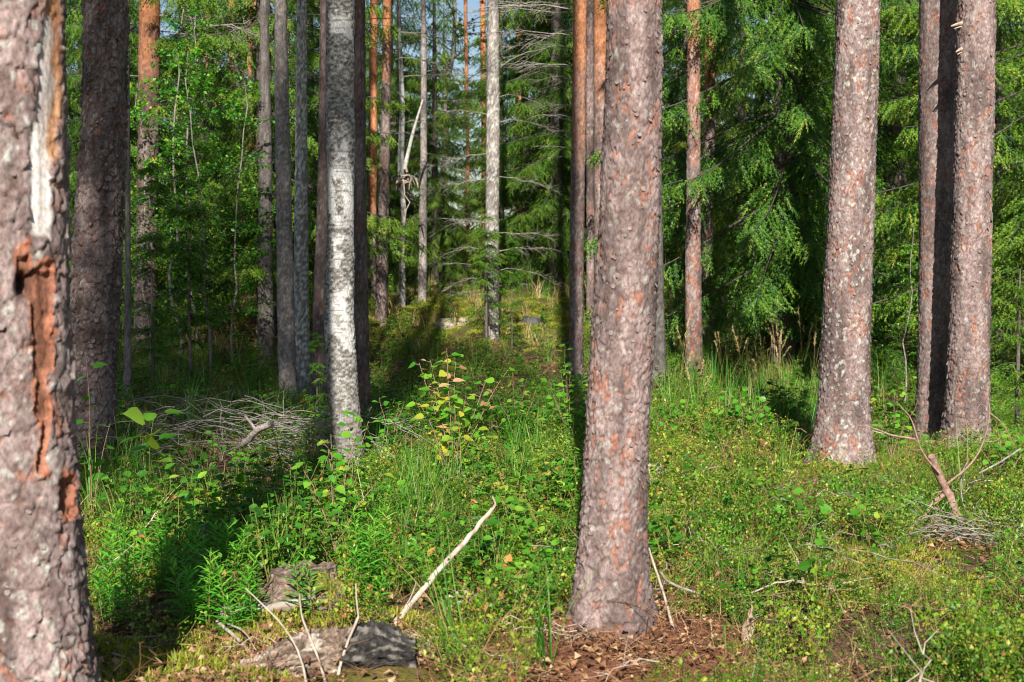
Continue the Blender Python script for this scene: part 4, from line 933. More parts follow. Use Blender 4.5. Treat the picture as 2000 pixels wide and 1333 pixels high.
# ------------------------------------------------------------------ stumps, logs, sticks
def stump(base, r, h, label, seed, mat='stump', ragged=.25, name='tree_stump', top='wood', moss=0, flare=.35):
    rr = np.random.default_rng(seed); t = thing(name, base, label, 'stump')
    nth, nz = 120, 44; th = np.arange(nth) * 2 * PI / nth; zz = np.linspace(-.08, 1, nz)
    TH, Q = np.meshgrid(th, zz)
    rim = h * (1 - ragged * ss(.35, .75, fbm(np.cos(TH) * 1.7 + seed, np.sin(TH) * 1.7, s=seed, o=3)))
    ZZ = np.where(Q < 0, Q, Q * rim)
    rad = r * (1 + flare * np.exp(-np.clip(ZZ, 0, 9) / (.35 * h)) * (.7 + .5 * np.cos(TH * 4 + seed) + .3 * np.cos(TH * 7 + 1)) + .16 * (fbm(np.cos(TH) * 5, np.sin(TH) * 5, ZZ * 6, s=seed + 3) - .5) + .22 * (fbm(np.cos(TH) * 9, np.sin(TH) * 9, ZZ * 5, s=seed + 5) - .5) + .16 * (fbm(np.cos(TH) * 24, np.sin(TH) * 24, ZZ * 40, s=seed + 6) - .5))
    v = np.stack([rad * np.cos(TH), rad * np.sin(TH), ZZ], -1).reshape(-1, 3)
    i = np.arange(nz - 1)[:, None] * nth; j = np.arange(nth)[None]; k2 = (j + 1) % nth
    g = Geo(); g.add(v, np.stack([i + j, i + k2, i + nth + k2, i + nth + j], -1).reshape(-1, 4)); link('bark', g.mesh('bark', [M[mat]], True), t)
    ring = v[-nth:]; g = Geo(); rings = [ring]
    for s in (.8, .55, .3, .08):
        q = ring * A([s, s, 1]); q[:, 2] = ring[:, 2] * s + ring[:, 2].mean() * (1 - s) - .012 + rr.normal(size=nth) * .006; rings.append(q)
    vv = np.concatenate(rings); i = np.arange(4)[:, None] * nth
    g.add(vv, np.stack([i + j, i + k2, i + nth + k2, i + nth + j], -1).reshape(-1, 4)); link('cut_face', g.mesh('cut_face', [M[top]], True), t)
    for q in range(moss):
        a = rr.uniform(PI, 2 * PI); c = A([math.cos(a) * r * 1.05, math.sin(a) * r * 1.05, h * rr.uniform(.25, .7)])
        u_, w_ = np.meshgrid(np.linspace(0, 2 * PI, 15)[:-1], np.linspace(.05, PI - .05, 8)); rb = .055 * (1 + .35 * (fbm(np.cos(u_) * 3 + q, np.sin(u_) * 3, w_ * 3, s=q) - .5))
        mv = np.stack([rb * np.sin(w_) * np.cos(u_), rb * .55 * np.sin(w_) * np.sin(u_), rb * np.cos(w_)], -1).reshape(-1, 3) + c
        i = np.arange(7)[:, None] * 14; j2 = np.arange(14)[None]; k3 = (j2 + 1) % 14
        g = Geo(); g.add(mv, np.stack([i + j2, i + k3, i + 14 + k3, i + 14 + j2], -1).reshape(-1, 4)); link('moss_cushion', g.mesh('moss_cushion', [M['moss']], True), t)
    return t
stump(GP(592, 1168), .135, .145, 'old lichened stump with moss patches among narrow-leaved shoots', 2, moss=3, ragged=.22, flare=.75, top='stump')
stump(GP(1277, 938), .06, .10, 'small weathered stump beside the pinkish pine', 3, ragged=.1, mat='log')
stump(GP(752, 640), .06, .09, 'small pale cut stump on the mossy knoll by the dark reddish pine', 4, mat='wood', ragged=.1)
stump(GP(905, 632), .06, .08, 'pale cut stump right by the knoll spruce', 5, mat='wood', ragged=.15)
stump(GP(1040, 632), .13, .10, 'dark broken stump on the knoll beneath the dry boughs', 6, mat='char', ragged=.7, top='char')
stump(GP(570, 1008), .12, .09, 'low pale stump half sunk in leaves behind the lichened stump', 9, mat='log', ragged=.2)

# pale rock on the knoll
p = GP(870, 640)
u_, w_ = np.meshgrid(np.linspace(0, 2 * PI, 37)[:-1], np.linspace(.02, PI - .02, 18)); rb = 1 + .8 * (fbm(np.cos(u_) * np.sin(w_) * 2 + 3, np.sin(u_) * np.sin(w_) * 2, np.cos(w_) * 2, s=14) - .5)
mv = np.stack([.17 * rb * np.sin(w_) * np.cos(u_), .14 * rb * np.sin(w_) * np.sin(u_), .10 * rb * np.cos(w_)], -1).reshape(-1, 3)
i = np.arange(17)[:, None] * 36; j2 = np.arange(36)[None]; k3 = (j2 + 1) % 36
g = Geo(); g.add(mv, np.stack([i + j2, i + 36 + j2, i + 36 + k3, i + k3], -1).reshape(-1, 4))
tag(link('pale_rock', g.mesh('pale_rock', [mat_noise('rock', (.16, .13, .10), (.42, .34, .28), 14)], True), None, tuple(p + A([0, 0, .01]))), 'rounded pale pinkish rock on the mossy knoll', 'rock')

def stick(name, label, branches, cat='stick', mat='stick', sides=7, group=None, kind=None, parts=None):
    """branches: list of (control points, r0, r1); the first is the main stem"""
    o = A(branches[0][0][0]); t = None
    for k, (ctrl, r0, r1) in enumerate(branches):
        ctrl = A([np.asarray(q) for q in ctrl]) - o; L = np.linalg.norm(np.diff(ctrl, axis=0), axis=1).sum(); n = max(5, int(L / .03)); n = min(n, 40)
        pts = curve(ctrl, n, r0 * .11, seed=int(abs(o[0]) * 1000) + k)
        rad = np.linspace(r0, r1, n) * (1 + .18 * (np.random.default_rng(k + 5).uniform(size=n) - .5))
        g = Geo(); tube_caps(g, pts, rad, sides if k == 0 else max(4, sides - 2), 0)
        me = g.mesh(name if k == 0 else 'side_branch', [M[mat] if isinstance(mat, str) else mat], True)
        if k == 0: t = tag(link(name, me, None, tuple(o)), label, cat, group, kind)
        else: link('side_branch', me, t)
    return t
stick('leaning_stick', 'long bare grey stick leaning up out of the green leaves', [([GP(768, 1225), P(815, 1165, 5.85), P(862, 1108, 5.95), P(912, 1054, 6.1), P(962, 995, 6.2)], .015, .010), ([P(958, 1000, 6.2), P(968, 985, 6.2), P(962, 970, 6.2)], .008, .004), ([P(775, 1210, 5.8), P(800, 1172, 5.8), P(812, 1140, 5.8)], .004, .002)])
stick('broken_branch', 'thick reddish broken branch with thin curved arms below the paired pines', [([GP(1885, 1052), P(1868, 1005, 7.55), P(1845, 950, 7.55), P(1819, 893, 7.5)], .027, .019),
    ([P(1846, 948, 7.55), P(1895, 908, 7.6), P(1922, 860, 7.6), P(1933, 800, 7.6), P(1922, 765, 7.6)], .0065, .003), ([P(1835, 925, 7.5), P(1800, 880, 7.5), P(1780, 820, 7.5), P(1750, 785, 7.5)], .006, .0025),
    ([P(1787, 858, 7.5), P(1740, 850, 7.5), P(1700, 835, 7.5), P(1675, 832, 7.5)], .006, .002), ([P(1842, 968, 7.55), P(1820, 985, 7.5), P(1808, 1010, 7.45)], .012, .008), ([P(1930, 805, 7.6), P(1960, 830, 7.6), P(1980, 870, 7.6)], .004, .002), ([P(1920, 862, 7.6), P(1945, 862, 7.6), P(1965, 840, 7.7)], .003, .0015), ([P(1890, 905, 7.6), P(1888, 830, 7.6), P(1870, 790, 7.6)], .003, .0015), ([P(1925, 795, 7.6), P(1915, 790, 7.6), P(1905, 805, 7.6)], .003, .0015)], 'branch', 'pinestick', 9)
stick('dry_branch', 'bent grey dry branch crossing over the bilberries', [([P(1600, 1042, 7.6), P(1640, 1040, 7.3), P(1720, 1062, 7.1), P(1752, 1080, 7.0), P(1785, 1118, 6.9)], .007, .005), ([P(1715, 1060, 7.1), P(1740, 1100, 6.9), P(1787, 1140, 6.75)], .006, .006), ([P(1640, 1040, 7.3), P(1600, 1080, 7.2), P(1570, 1110, 7.1)], .004, .002), ([P(1660, 1046, 7.3), P(1580, 1010, 7.4), P(1480, 995, 7.5)], .004, .002), ([P(1775, 1100, 6.95), P(1778, 1085, 6.95)], .004, .002)], 'branch', 'deadwood')
stick('fallen_stick', 'straight reddish stick lying among yellow bilberries', [([P(1318, 936, 9.2), P(1400, 947, 9.1), P(1470, 955, 9.0), P(1532, 966, 8.9)], .012, .014)], mat='pinestick')
stick('fallen_stick', 'short brown stick at the flared pine foot', [([P(1592, 938, 9.1), P(1625, 945, 9.0), P(1660, 955, 8.9)], .011, .013), ], mat='pinestick')
stick('leaning_pole', 'thin pale pole leaning beside the pinkish pine', [([GP(1315, 1232), P(1296, 1160, 5.85), P(1264, 1062, 6.1)], .007, .004)], mat='stick')
stick('dry_branch', 'short forked twig beside the thin leaning pole', [([P(1290, 1118, 6.3), P(1310, 1140, 6.2), P(1372, 1162, 6.1)], .006, .007), ([P(1300, 1128, 6.25), P(1292, 1150, 6.2), P(1270, 1150, 6.2)], .004, .002)], 'branch', 'deadwood')
stick('bare_twig', 'upright pale forked twig before the charred log', [([P(655, 1345, 4.85), P(670, 1280, 4.9), P(700, 1205, 4.95)], .006, .0045), ([P(700, 1205, 4.95), P(696, 1170, 4.95), P(695, 1140, 4.95)], .0035, .002)], 'twig')
stick('bare_twig', 'slender curving twig crossing in front of the charred log', [([P(640, 1345, 4.7), P(615, 1270, 4.75), P(590, 1205, 4.8), P(585, 1160, 4.8)], .0045, .0025)], 'twig')
stick('bare_twig', 'dark thin twig arching over the narrow-leaved shoots', [([P(600, 1345, 4.75), P(585, 1280, 4.8), P(550, 1220, 4.85), P(480, 1150, 4.95)], .0045, .002)], 'twig')
stick('bare_twig', 'pale broken twig lying before the moss patch', [([GP(425, 1232) + A([0, 0, .03]), GP(460, 1270) + A([0, 0, .05]), GP(497, 1302) + A([0, 0, .02])], .009, .006), ([GP(440, 1240) + A([0, 0, .05]), GP(478, 1272) + A([0, 0, .07]), GP(500, 1292) + A([0, 0, .04])], .005, .002)], 'twig')
stick('broken_snag', 'short upright broken branch end among the dark herbs', [([GP(388, 1095), P(392, 1055, 6.95), P(401, 1022, 6.95)], .013, .007)], 'snag', 'log')
stick('bare_twig', 'dry twig reaching up from the litter by the scarred trunk', [([GP(170, 1135) + A([0, 0, .03]), P(215, 1100, 6.1), P(262, 1062, 6.2)], .004, .002)], 'twig')
stick('split_wood', 'pale split stick lying below the leaning stick', [([GP(872, 1178) + A([0, 0, .02]), GP(915, 1182) + A([0, 0, .05]), GP(958, 1198) + A([0, 0, .02])], .013, .012), ([GP(868, 1203) + A([0, 0, .02]), GP(900, 1190) + A([0, 0, .03]), GP(920, 1188) + A([0, 0, .03])], .009, .007)], 'stick', 'wood')
stick('fallen_stick', 'silvery bare log lying under the narrow-leaved shoots', [([GP(425, 1215) + A([0, 0, .03]), GP(520, 1212) + A([0, 0, .05]), GP(615, 1198) + A([0, 0, .05])], .028, .022)], 'log', mat_noise('silver_wood', (.16, .135, .115), (.40, .36, .32), 20, stretch=(.2, 1, 1)))
stick('fallen_stick', 'thin grey stick sticking out at the picture edge', [([P(1992, 878, 8.2), P(1950, 905, 8.0), P(1912, 925, 7.9)], .006, .005)], 'stick', 'deadwood')
stick('bare_twig', 'thin straight twig rising in front of the bilberries', [([GP(1180 + 300, 1160), P(1500, 1120, 6.2), P(1550, 1100, 6.3), P(1562, 1098, 6.3)], .005, .002)], 'twig', 'deadwood')
stick('bare_twig', 'pale twig tangle end below the broken branch', [([GP(1990, 1085) + A([0, 0, .03]), P(1950, 1040, 7.3), P(1915, 990, 7.5)], .007, .004), ([P(1950, 1040, 7.3), P(1930, 1060, 7.2), P(1890, 1030, 7.2)], .004, .002), ([P(1940, 1025, 7.3), P(1975, 1000, 7.3), P(1990, 960, 7.3)], .003, .0015)], 'twig', 'deadwood')
stick('bare_twig', 'thin twig standing behind the broken branch', [([GP(1905, 1040), P(1880, 980, 7.7), P(1878, 930, 7.7), P(1890, 900, 7.7)], .005, .002)], 'twig', 'deadwood')

# charred log in front
lp0, lp1 = GP(470, 1326), GP(815, 1303)
t = thing('charred_log', (lp0 + lp1) / 2, 'short thick log, grey bark on one end and charred black on the other', 'log')
c0 = (lp0 + lp1) / 2
for nm, s0, s1, mt, sd in (('bark_section', 0.0, .62, 'log', 1), ('charred_section', .62, 1.0, 'char', 2)):
    nth, nz = 96, 60; th = np.arange(nth) * 2 * PI / nth; q = np.linspace(s0, s1, nz); TH, Q = np.meshgrid(th, q)
    Q = Q + (.16 * (fbm(np.cos(TH) * 2, np.sin(TH) * 2, s=66, o=3) - .5) * np.minimum(1, Q * 3) if sd == 1 else (.16 * (fbm(np.cos(TH) * 2, np.sin(TH) * 2, s=66, o=3) - .5)) * np.clip((1 - Q) / .45, 0, 1)); prof = .080 * ss(-.25, .5, Q) * (1 - .45 * ss(.8, 1.02, Q)) + .012
    rad = prof * (1 + .55 * (fbm(np.cos(TH) * 2.4, np.sin(TH) * 2.4, Q * 4, s=61, o=3) - .5) + .30 * (fbm(np.cos(TH) * 7, np.sin(TH) * 7, Q * 12, s=63, o=3) - .5) + .34 * (fbm(np.cos(TH) * 22, np.sin(TH) * 22, Q * 34, s=64, o=3) - .5))
    ax = nrm((lp1 - lp0)[None])[0]; up = A([0, 0, 1.]); sd_ = nrm(np.cross(ax, up)[None])[0]; up = np.cross(sd_, ax)
    cen = (lp0 + (lp1 - lp0) * Q[..., None]) - c0 + A([0, 0, 1]) * (prof[..., None] * .62)
    v = (cen + (rad * np.cos(TH))[..., None] * sd_ + (rad * np.sin(TH))[..., None] * up).reshape(-1, 3)
    i = np.arange(nz - 1)[:, None] * nth; j = np.arange(nth)[None]; k2 = (j + 1) % nth
    a1, a2, i1, i2, dd_ = voro(TH / (2 * PI) * 26 + 2 * rad * 9, Q * 11 + 3 * fbm(np.cos(TH) * 3, np.sin(TH) * 3, Q * 9, s=68), 26, 71)
    ed = ss(0, .25, a2 - a1); fn = fbm(np.cos(TH) * 26, np.sin(TH) * 26, Q * 60, s=69, o=3)
    cl = lerp((.045, .03, .022), (.29, .215, .165), np.clip(.55 * i1 + 1.3 * (fn - .45) + .2, 0, 1)) if sd == 1 else lerp((.008, .008, .008), (.065, .06, .058), np.clip(.4 * i1 + 1.2 * (fn - .4), 0, 1))
    cl = cl * (.25 + .75 * ed[..., None])
    lf_ = ss(.58, .66, fbm(np.cos(TH) * 6 + 3, np.sin(TH) * 6, Q * 9, s=73, o=3))[..., None] * (1 if sd == 1 else .35); cl = cl * (1 - lf_) + A((.34, .32, .28)) * lf_
    v = v + (((ed * (.3 + .7 * i1) - .4) * .022)[..., None] * ((np.cos(TH))[..., None] * sd_ + (np.sin(TH))[..., None] * up)).reshape(-1, 3)
    f4_ = np.stack([i + j, i + nth + j, i + nth + k2, i + k2], -1).reshape(-1, 4)
    e_ = 0 if sd == 1 else (nz - 1) * nth; v = np.concatenate([v, v[e_:e_ + nth].mean(0)[None]])
    f3_ = A([[e_ + a, e_ + (a + 1) % nth, nz * nth] for a in range(nth)])
    link(nm, mesh_np(nm, v, f3_, f4_, [M['bark']], None, True, None, {'col': np.concatenate([np.clip(cl.reshape(-1, 3), 0, 1), [[.15, .12, .10] if sd == 1 else [.03, .03, .03]]])}), t)
stick('fallen_stick', 'brown stick lying against the front of the charred log', [([GP(530, 1328) + A([0, -.02, .05]), P(600, 1285, 5.05), P(668, 1262, 5.05)], .013, .009), ([P(640, 1272, 5.05), P(690, 1262, 5.0), P(710, 1248, 5.0)], .004, .002)], 'stick', 'redtwig')

# bark shard standing in the moss
g = Geo(); q = np.linspace(0, 1, 9)
for sgn in (1,):
    wd = .022 * np.sin(np.clip(q * 1.05 + .12, 0, 1) * PI) + .004
    L_ = np.stack([-wd, q * 0 - .006, q * .16], -1); C_ = np.stack([q * 0, q * 0 + .008, q * .17], -1); R_ = np.stack([wd, q * 0 - .004, q * .155 + .003], -1)
    vv = np.concatenate([L_, C_, R_]); ff = [[a, a + 9, a + 10, a + 1] for a in range(8)] + [[a + 9, a + 18, a + 19, a + 10] for a in range(8)]
    g.add(vv, ff); g.add(vv + A([0, .005, 0]), [f_[::-1] for f_ in ff])
o = link('bark_shard', g.mesh('bark_shard', [M['wood']], True), None, tuple(GP(1455, 1262)), .3); o.rotation_euler = (.15, .1, .3)
tag(o, 'pale upright shard of wood in the bilberries', 'wood shard')
g = Geo()
for k in range(16):
    pass
# brush piles of thin dry twigs
def brush(name, label, c, n, L, spread, seed, r=.003, mat='deadwood', h=.18, dirx=0.):
    rr = np.random.default_rng(seed); g = Geo()
    for k in range(n):
        p0 = rr.normal(size=3) * A([spread[0], spread[1], 0]); p0[2] = Gs(c[0] + p0[0], c[1] + p0[1]) - c[2] + rr.uniform(.02, h)
        a = rr.normal() * .55 + dirx + (PI if rr.uniform() < .4 else 0); d = A([math.cos(a), math.sin(a) * .7, rr.uniform(-.1, .35)]); ll = L * rr.uniform(.4, 1.2)
        tt = np.linspace(0, 1, 7); pp = p0 + d * ll * tt[:, None] + A([0, 0, -.42 * ll]) * (tt ** 2)[:, None] + rr.normal(size=(7, 3)) * .012
        v, f = tube(pp, np.linspace(r, r * .35, 7), 4); g.add(v, f)
        for m in range(4):
            q = rr.integers(2, 6); d2 = nrm(d + rr.normal(size=3) * .6); v, f = tube(A([pp[q], pp[q] + d2 * ll * .15, pp[q] + d2 * ll * .28 + A([0, 0, -.03])]), [r * .5, r * .35, r * .2], 3); g.add(v, f)
    return tag(link(name, g.mesh(name, [M[mat]], True), None, tuple(c)), label, 'dead twigs', kind='stuff')
brush('dry_twigs', 'heap of thin grey dead twigs beside the birch foot', GP(475, 905), 120, .75, (.5, .35), 5, .004, h=.42)
brush('dry_twigs', 'grey twigs under the broken branch', GP(1945, 1075), 80, .5, (.22, .16), 6, .003, h=.16)
brush('dry_twigs', 'brown twig litter near the scarred trunk', GP(245, 1165), 60, .28, (.22, .2), 8, .0025, 'redtwig', .06)
brush('dry_twigs', 'thin twigs scattered over the bilberries', GP(1560, 1080), 46, .4, (1.0, .7), 9, .0025, 'deadwood', .22)
brush('dry_twigs', 'thin twigs strewn around the charred log', GP(760, 1285), 40, .25, (.45, .14), 12, .0025, 'stick', .06)
brush('dry_twigs', 'pale twigs lying in the shaded hollow', GP(640, 800), 60, .7, (1.8, 1.2), 10, .004, 'deadwood', .2)
brush('dry_twigs', 'dark twigs and dead boughs left in the shaded sapling corner', GP(330, 830), 70, .8, (.7, .6), 11, .004, 'limb', .25)
stick('broken_snag', 'dark forked log end poking out of the dry twig heap', [([P(475, 868, 9.4), P(500, 842, 9.3), P(530, 828, 9.25)], .022, .026), ([P(500, 842, 9.3), P(488, 825, 9.3), P(478, 812, 9.3)], .014, .01)], 'snag', 'log')

# ------------------------------------------------------------------ undergrowth (nobody could count it)
def bilberry(seed, mat='bilb', H=.17, nl=208, lf=.0140, mean=.5, sd=.19):
    rr = np.random.default_rng(seed); g = Geo(); lp, ld = [], []
    for k in range(8):
        az = rr.uniform(0, 2 * PI); h = H * rr.uniform(.6, 1.15); o = A([math.cos(az), math.sin(az), 0]) * rr.uniform(.03, .13)
        tt = np.linspace(0, 1, 5); pp = rr.normal(size=3) * A([.03, .03, 0]) + o * tt[:, None] + A([0, 0, h]) * tt[:, None] + rr.normal(size=(5, 3)) * .008
        v, f = tube(pp, np.linspace(.0014, .0007, 5), 3); g.add(v, f, 1)
        m = nl // 8; q = rr.uniform(.2, 1.03, m); c = np.stack([np.interp(q, tt, pp[:, a]) for a in range(3)], -1) + rr.normal(size=(m, 3)) * .016
        lp.append(c); ld.append(rr.normal(size=(m, 3)) + A([0, 0, .3]))
    lp, ld = np.concatenate(lp), np.concatenate(ld); n = len(lp)
    v, f = place(LEAFQ * A([1.0, 1, 1]), LEAFQF, lp, ld, rr.normal(size=(n, 3)) * .6 + A([-.1, -.35, 1]), lf * rr.uniform(.6, 1.25, n))
    g.add(v, f, 0, np.repeat(np.clip(rr.normal(mean, sd, n), 0, 1), 4))
    return g.mesh('p', [M[mat], M['stem']], False)
def grass_tuft(seed, n=22, L=.26, w=.0022, mat='grass', lean=.5, mean=.5):
    rr = np.random.default_rng(seed); g = Geo(); tt = np.linspace(0, 1, 5)
    for k in range(n):
        az = rr.uniform(0, 2 * PI); l_ = L * rr.uniform(.5, 1.2); ln = lean * rr.uniform(.2, 1.2); d = A([math.cos(az), math.sin(az), 0]); s = A([-d[1], d[0], 0])
        pp = rr.normal(size=3) * A([.025, .025, 0]) + d * (l_ * ln * tt ** 1.8)[:, None] + A([0, 0, 1]) * (l_ * (tt - .35 * ln * tt ** 2.2))[:, None]
        ww = (w * (1 - tt ** 1.5) + .0004)[:, None] * s
        v = np.concatenate([pp - ww, pp + ww]); f = [[a, a + 1, a + 6, a + 5] for a in range(4)]
        g.add(v, f, 0, np.clip(rr.normal(mean, .22), 0, 1))
    return g.mesh('p', [M[mat]], False)
def herb(seed, H=.25, ns=4, nl=26, lf=.05, mat='herb', tpl=(HEX, HEXF), mean=.45):
    rr = np.random.default_rng(seed); g = Geo(); lp, ld = [], []
    for k in range(ns):
        az = rr.uniform(0, 2 * PI); h = H * rr.uniform(.6, 1.15); o = A([math.cos(az), math.sin(az), 0]) * rr.uniform(.02, .12)
        tt = np.linspace(0, 1, 4); pp = o * tt[:, None] + A([0, 0, h]) * tt[:, None]
        v, f = tube(pp, np.linspace(.0025, .001, 4), 3); g.add(v, f, 1)
        m = nl // ns; q = rr.uniform(.25, 1.03, m); c = np.stack([np.interp(q, tt, pp[:, a]) for a in range(3)], -1)
        a2 = rr.uniform(0, 2 * PI, m); dd = np.stack([np.cos(a2), np.sin(a2), rr.normal(size=m) * .3], -1)
        lp.append(c + dd * .02); ld.append(dd)
    lp, ld = np.concatenate(lp), np.concatenate(ld); n = len(lp)
    v, f = place(tpl[0], tpl[1], lp, ld, rr.normal(size=(n, 3)) * .35 + A([-.05, -.2, 1]), lf * rr.uniform(.55, 1.25, n))
    g.add(v, f, 0, np.repeat(np.clip(rr.normal(mean, .22, n), 0, 1), len(tpl[0])))
    return g.mesh('p', [M[mat], M['stem']], False)
def moss(seed, mat='mosst'):
    rr = np.random.default_rng(seed); g = Geo(); n = 150; r = .09 * np.sqrt(rr.uniform(size=n)); a = rr.uniform(0, 2 * PI, n)
    pos = np.stack([r * np.cos(a), r * np.sin(a), -.01 + .03 * (1 - (r / .09) ** 2)], -1)
    T = A([[-.14, 0, 0], [.14, 0, 0], [0, 1, 0]]); v, f = place(T, A([[0, 1, 2]]), pos, nrm(rr.normal(size=(n, 3)) * .55 + A([0, 0, 1])), rr.normal(size=(n, 3)), rr.uniform(.018, .034, n))
    g.add(v, f, 0, np.repeat(np.clip(rr.normal(.5, .25, n), 0, 1), 3)); return g.mesh('p', [M[mat]], False)
def litter(seed):
    rr = np.random.default_rng(seed); g = Geo(); n = 16
    pos = np.stack([rr.normal(size=n) * .09, rr.normal(size=n) * .09, rr.uniform(.003, .025, n)], -1); d = np.stack([rr.normal(size=n), rr.normal(size=n), rr.normal(size=n) * .25], -1)
    T = LEAF2.copy(); T[:, 2] += .25 * np.sin(T[:, 1] * 3)
    v, f = place(T, LEAF2F, pos, d, rr.normal(size=(n, 3)) * .4 + A([0, 0, 1]), rr.uniform(.018, .05, n)); g.add(v, f, 0, np.repeat(rr.uniform(0, 1, n), 5))
    for k in range(14):
        p = A([rr.normal() * .1, rr.normal() * .1, .012]); a = rr.uniform(0, 6.3); d = A([math.cos(a), math.sin(a), rr.normal() * .15]); ll = rr.uniform(.03, .14)
        v, f = tube(A([p, p + d * ll]), [.0015, .0007], 3); g.add(v, f, 0, rr.uniform(.1, 1))
    return g.mesh('p', [M['litter']], False)
def stalk(seed):
    rr = np.random.default_rng(seed); g = Geo()
    for k in range(3):
        h = rr.uniform(.55, .95); az = rr.uniform(0, 6.3); o = A([math.cos(az), math.sin(az), 0]) * rr.uniform(.05, .2); tt = np.linspace(0, 1, 7)
        pp = o * (tt ** 2.2)[:, None] + A([0, 0, h]) * tt[:, None]; v, f = tube(pp, np.linspace(.002, .001, 7), 3); g.add(v, f, 0, .45)
        n = 46; q = rr.uniform(.80, 1.03, n); c = np.stack([np.interp(q, tt, pp[:, a]) for a in range(3)], -1)
        T = A([[-.12, 0, 0], [.12, 0, 0], [0, 1, 0]]); v, f = place(T, A([[0, 1, 2]]), c, rr.normal(size=(n, 3)) * .5 + nrm((pp[-1] - pp[-2])[None]) * 1.2, rr.normal(size=(n, 3)), rr.uniform(.02, .045, n)); g.add(v, f, 0, rr.uniform(.5, 1, len(v)))
    return g.mesh('p', [M['drygrass']], False)

def sprig(seed):
    rr = np.random.default_rng(seed); g = Geo()
    for k in range(7):
        h = rr.uniform(.12, .36); p = rr.normal(size=3) * A([.07, .07, 0]); az = rr.uniform(0, 6.3); o = A([math.cos(az), math.sin(az), 0]) * h * rr.uniform(.1, 1.1); tt = np.linspace(0, 1, 5)
        pp = p + o * (tt ** 1.5)[:, None] + A([0, 0, h]) * (tt - .4 * tt ** 3)[:, None] + rr.normal(size=(5, 3)) * .006
        v, f = tube(pp, np.linspace(.0017, .0008, 5), 3); g.add(v, f, 0, rr.uniform(.1, 1))
        for m in range(3):
            q = pp[rr.integers(1, 4)]; d = nrm(rr.normal(size=3) + A([0, 0, .6])); v, f = tube(A([q, q + d * rr.uniform(.02, .07)]), [.001, .0005], 3); g.add(v, f, 0, rr.uniform(.1, 1))
    return g.mesh('p', [M['litter']], False)

def twig(seed):
    rr = np.random.default_rng(seed); g = Geo(); L = rr.uniform(.25, .6); tt = np.linspace(0, 1, 9); a = rr.uniform(-.3, .3)
    pp = np.stack([L * (tt - .5), a * L * (tt - .5) ** 2, .10 + .16 * L * np.sin(tt * 2.6 + rr.uniform(0, 2))], -1) + rr.normal(size=(9, 3)) * .007
    v, f = tube(pp, np.linspace(.0042, .0018, 9), 5); g.add(v, f)
    for m in range(6):
        q = pp[rr.integers(1, 8)]; d = nrm(rr.normal(size=3) * A([1, 1, .5]) + A([.6, 0, .2])); l2 = rr.uniform(.05, .2)
        v, f = tube(A([q, q + d * l2 * .5, q + d * l2 + rr.normal(size=3) * .015]), [.002, .0014, .0007], 4); g.add(v, f)
    return g.mesh('p', [M['stick' if seed % 2 else 'redtwig']], True)

def scatter(name, label, cat, pts, protos, smin, smax, seed, tilt=.12, clump=None):
    rr = np.random.default_rng(seed); n = len(pts)
    me = bpy.data.meshes.new(name); me.vertices.add(n); me.vertices.foreach_set('co', np.ascontiguousarray(pts, np.float32).ravel())
    a = me.attributes.new('rot', 'FLOAT_VECTOR', 'POINT'); a.data.foreach_set('vector', np.stack([rr.normal(size=n) * tilt, rr.normal(size=n) * tilt, rr.uniform(0, 6.283, n)], -1).astype(np.float32).ravel())
    a = me.attributes.new('scl', 'FLOAT', 'POINT'); sc_ = rr.uniform(smin, smax, n) * (1 if clump is None else clump(pts[:, 0], pts[:, 1])); a.data.foreach_set('value', sc_.astype(np.float32))
    a = me.attributes.new('idx', 'INT', 'POINT'); a.data.foreach_set('value', rr.integers(0, len(protos), n).astype(np.int32))
    o = link(name, me); tag(o, label, cat, kind='stuff')
    ng = bpy.data.node_groups.new(name, 'GeometryNodeTree')
    ng.interface.new_socket('Geometry', in_out='INPUT', socket_type='NodeSocketGeometry'); ng.interface.new_socket('Geometry', in_out='OUTPUT', socket_type='NodeSocketGeometry')
    N = ng.nodes; L = ng.links; gi = N.new('NodeGroupInput'); go = N.new('NodeGroupOutput')
    ip = N.new('GeometryNodeInstanceOnPoints'); jn = N.new('GeometryNodeJoinGeometry')
    for pm in protos:
        po = bpy.data.objects.new(name + '_source', pm)
        oi = N.new('GeometryNodeObjectInfo'); oi.inputs['Object'].default_value = po; oi.inputs['As Instance'].default_value = False
        g2 = N.new('GeometryNodeGeometryToInstance'); L.new(oi.outputs['Geometry'], g2.inputs[0]); L.new(g2.outputs[0], jn.inputs[0])
    def attr(nm, ty):
        q = N.new('GeometryNodeInputNamedAttribute'); q.data_type = ty; q.inputs['Name'].default_value = nm; return q.outputs[0]
    L.new(gi.outputs[0], ip.inputs['Points']); L.new(jn.outputs[0], ip.inputs['Instance']); ip.inputs['Pick Instance'].default_value = True
    L.new(attr('idx', 'INT'), ip.inputs['Instance Index']); L.new(attr('rot', 'FLOAT_VECTOR'), ip.inputs['Rotation']); L.new(attr('scl', 'FLOAT'), ip.inputs['Scale'])
    L.new(ip.outputs[0], go.inputs[0])
    md = o.modifiers.new('scatter', 'NODES'); md.node_group = ng
    return o

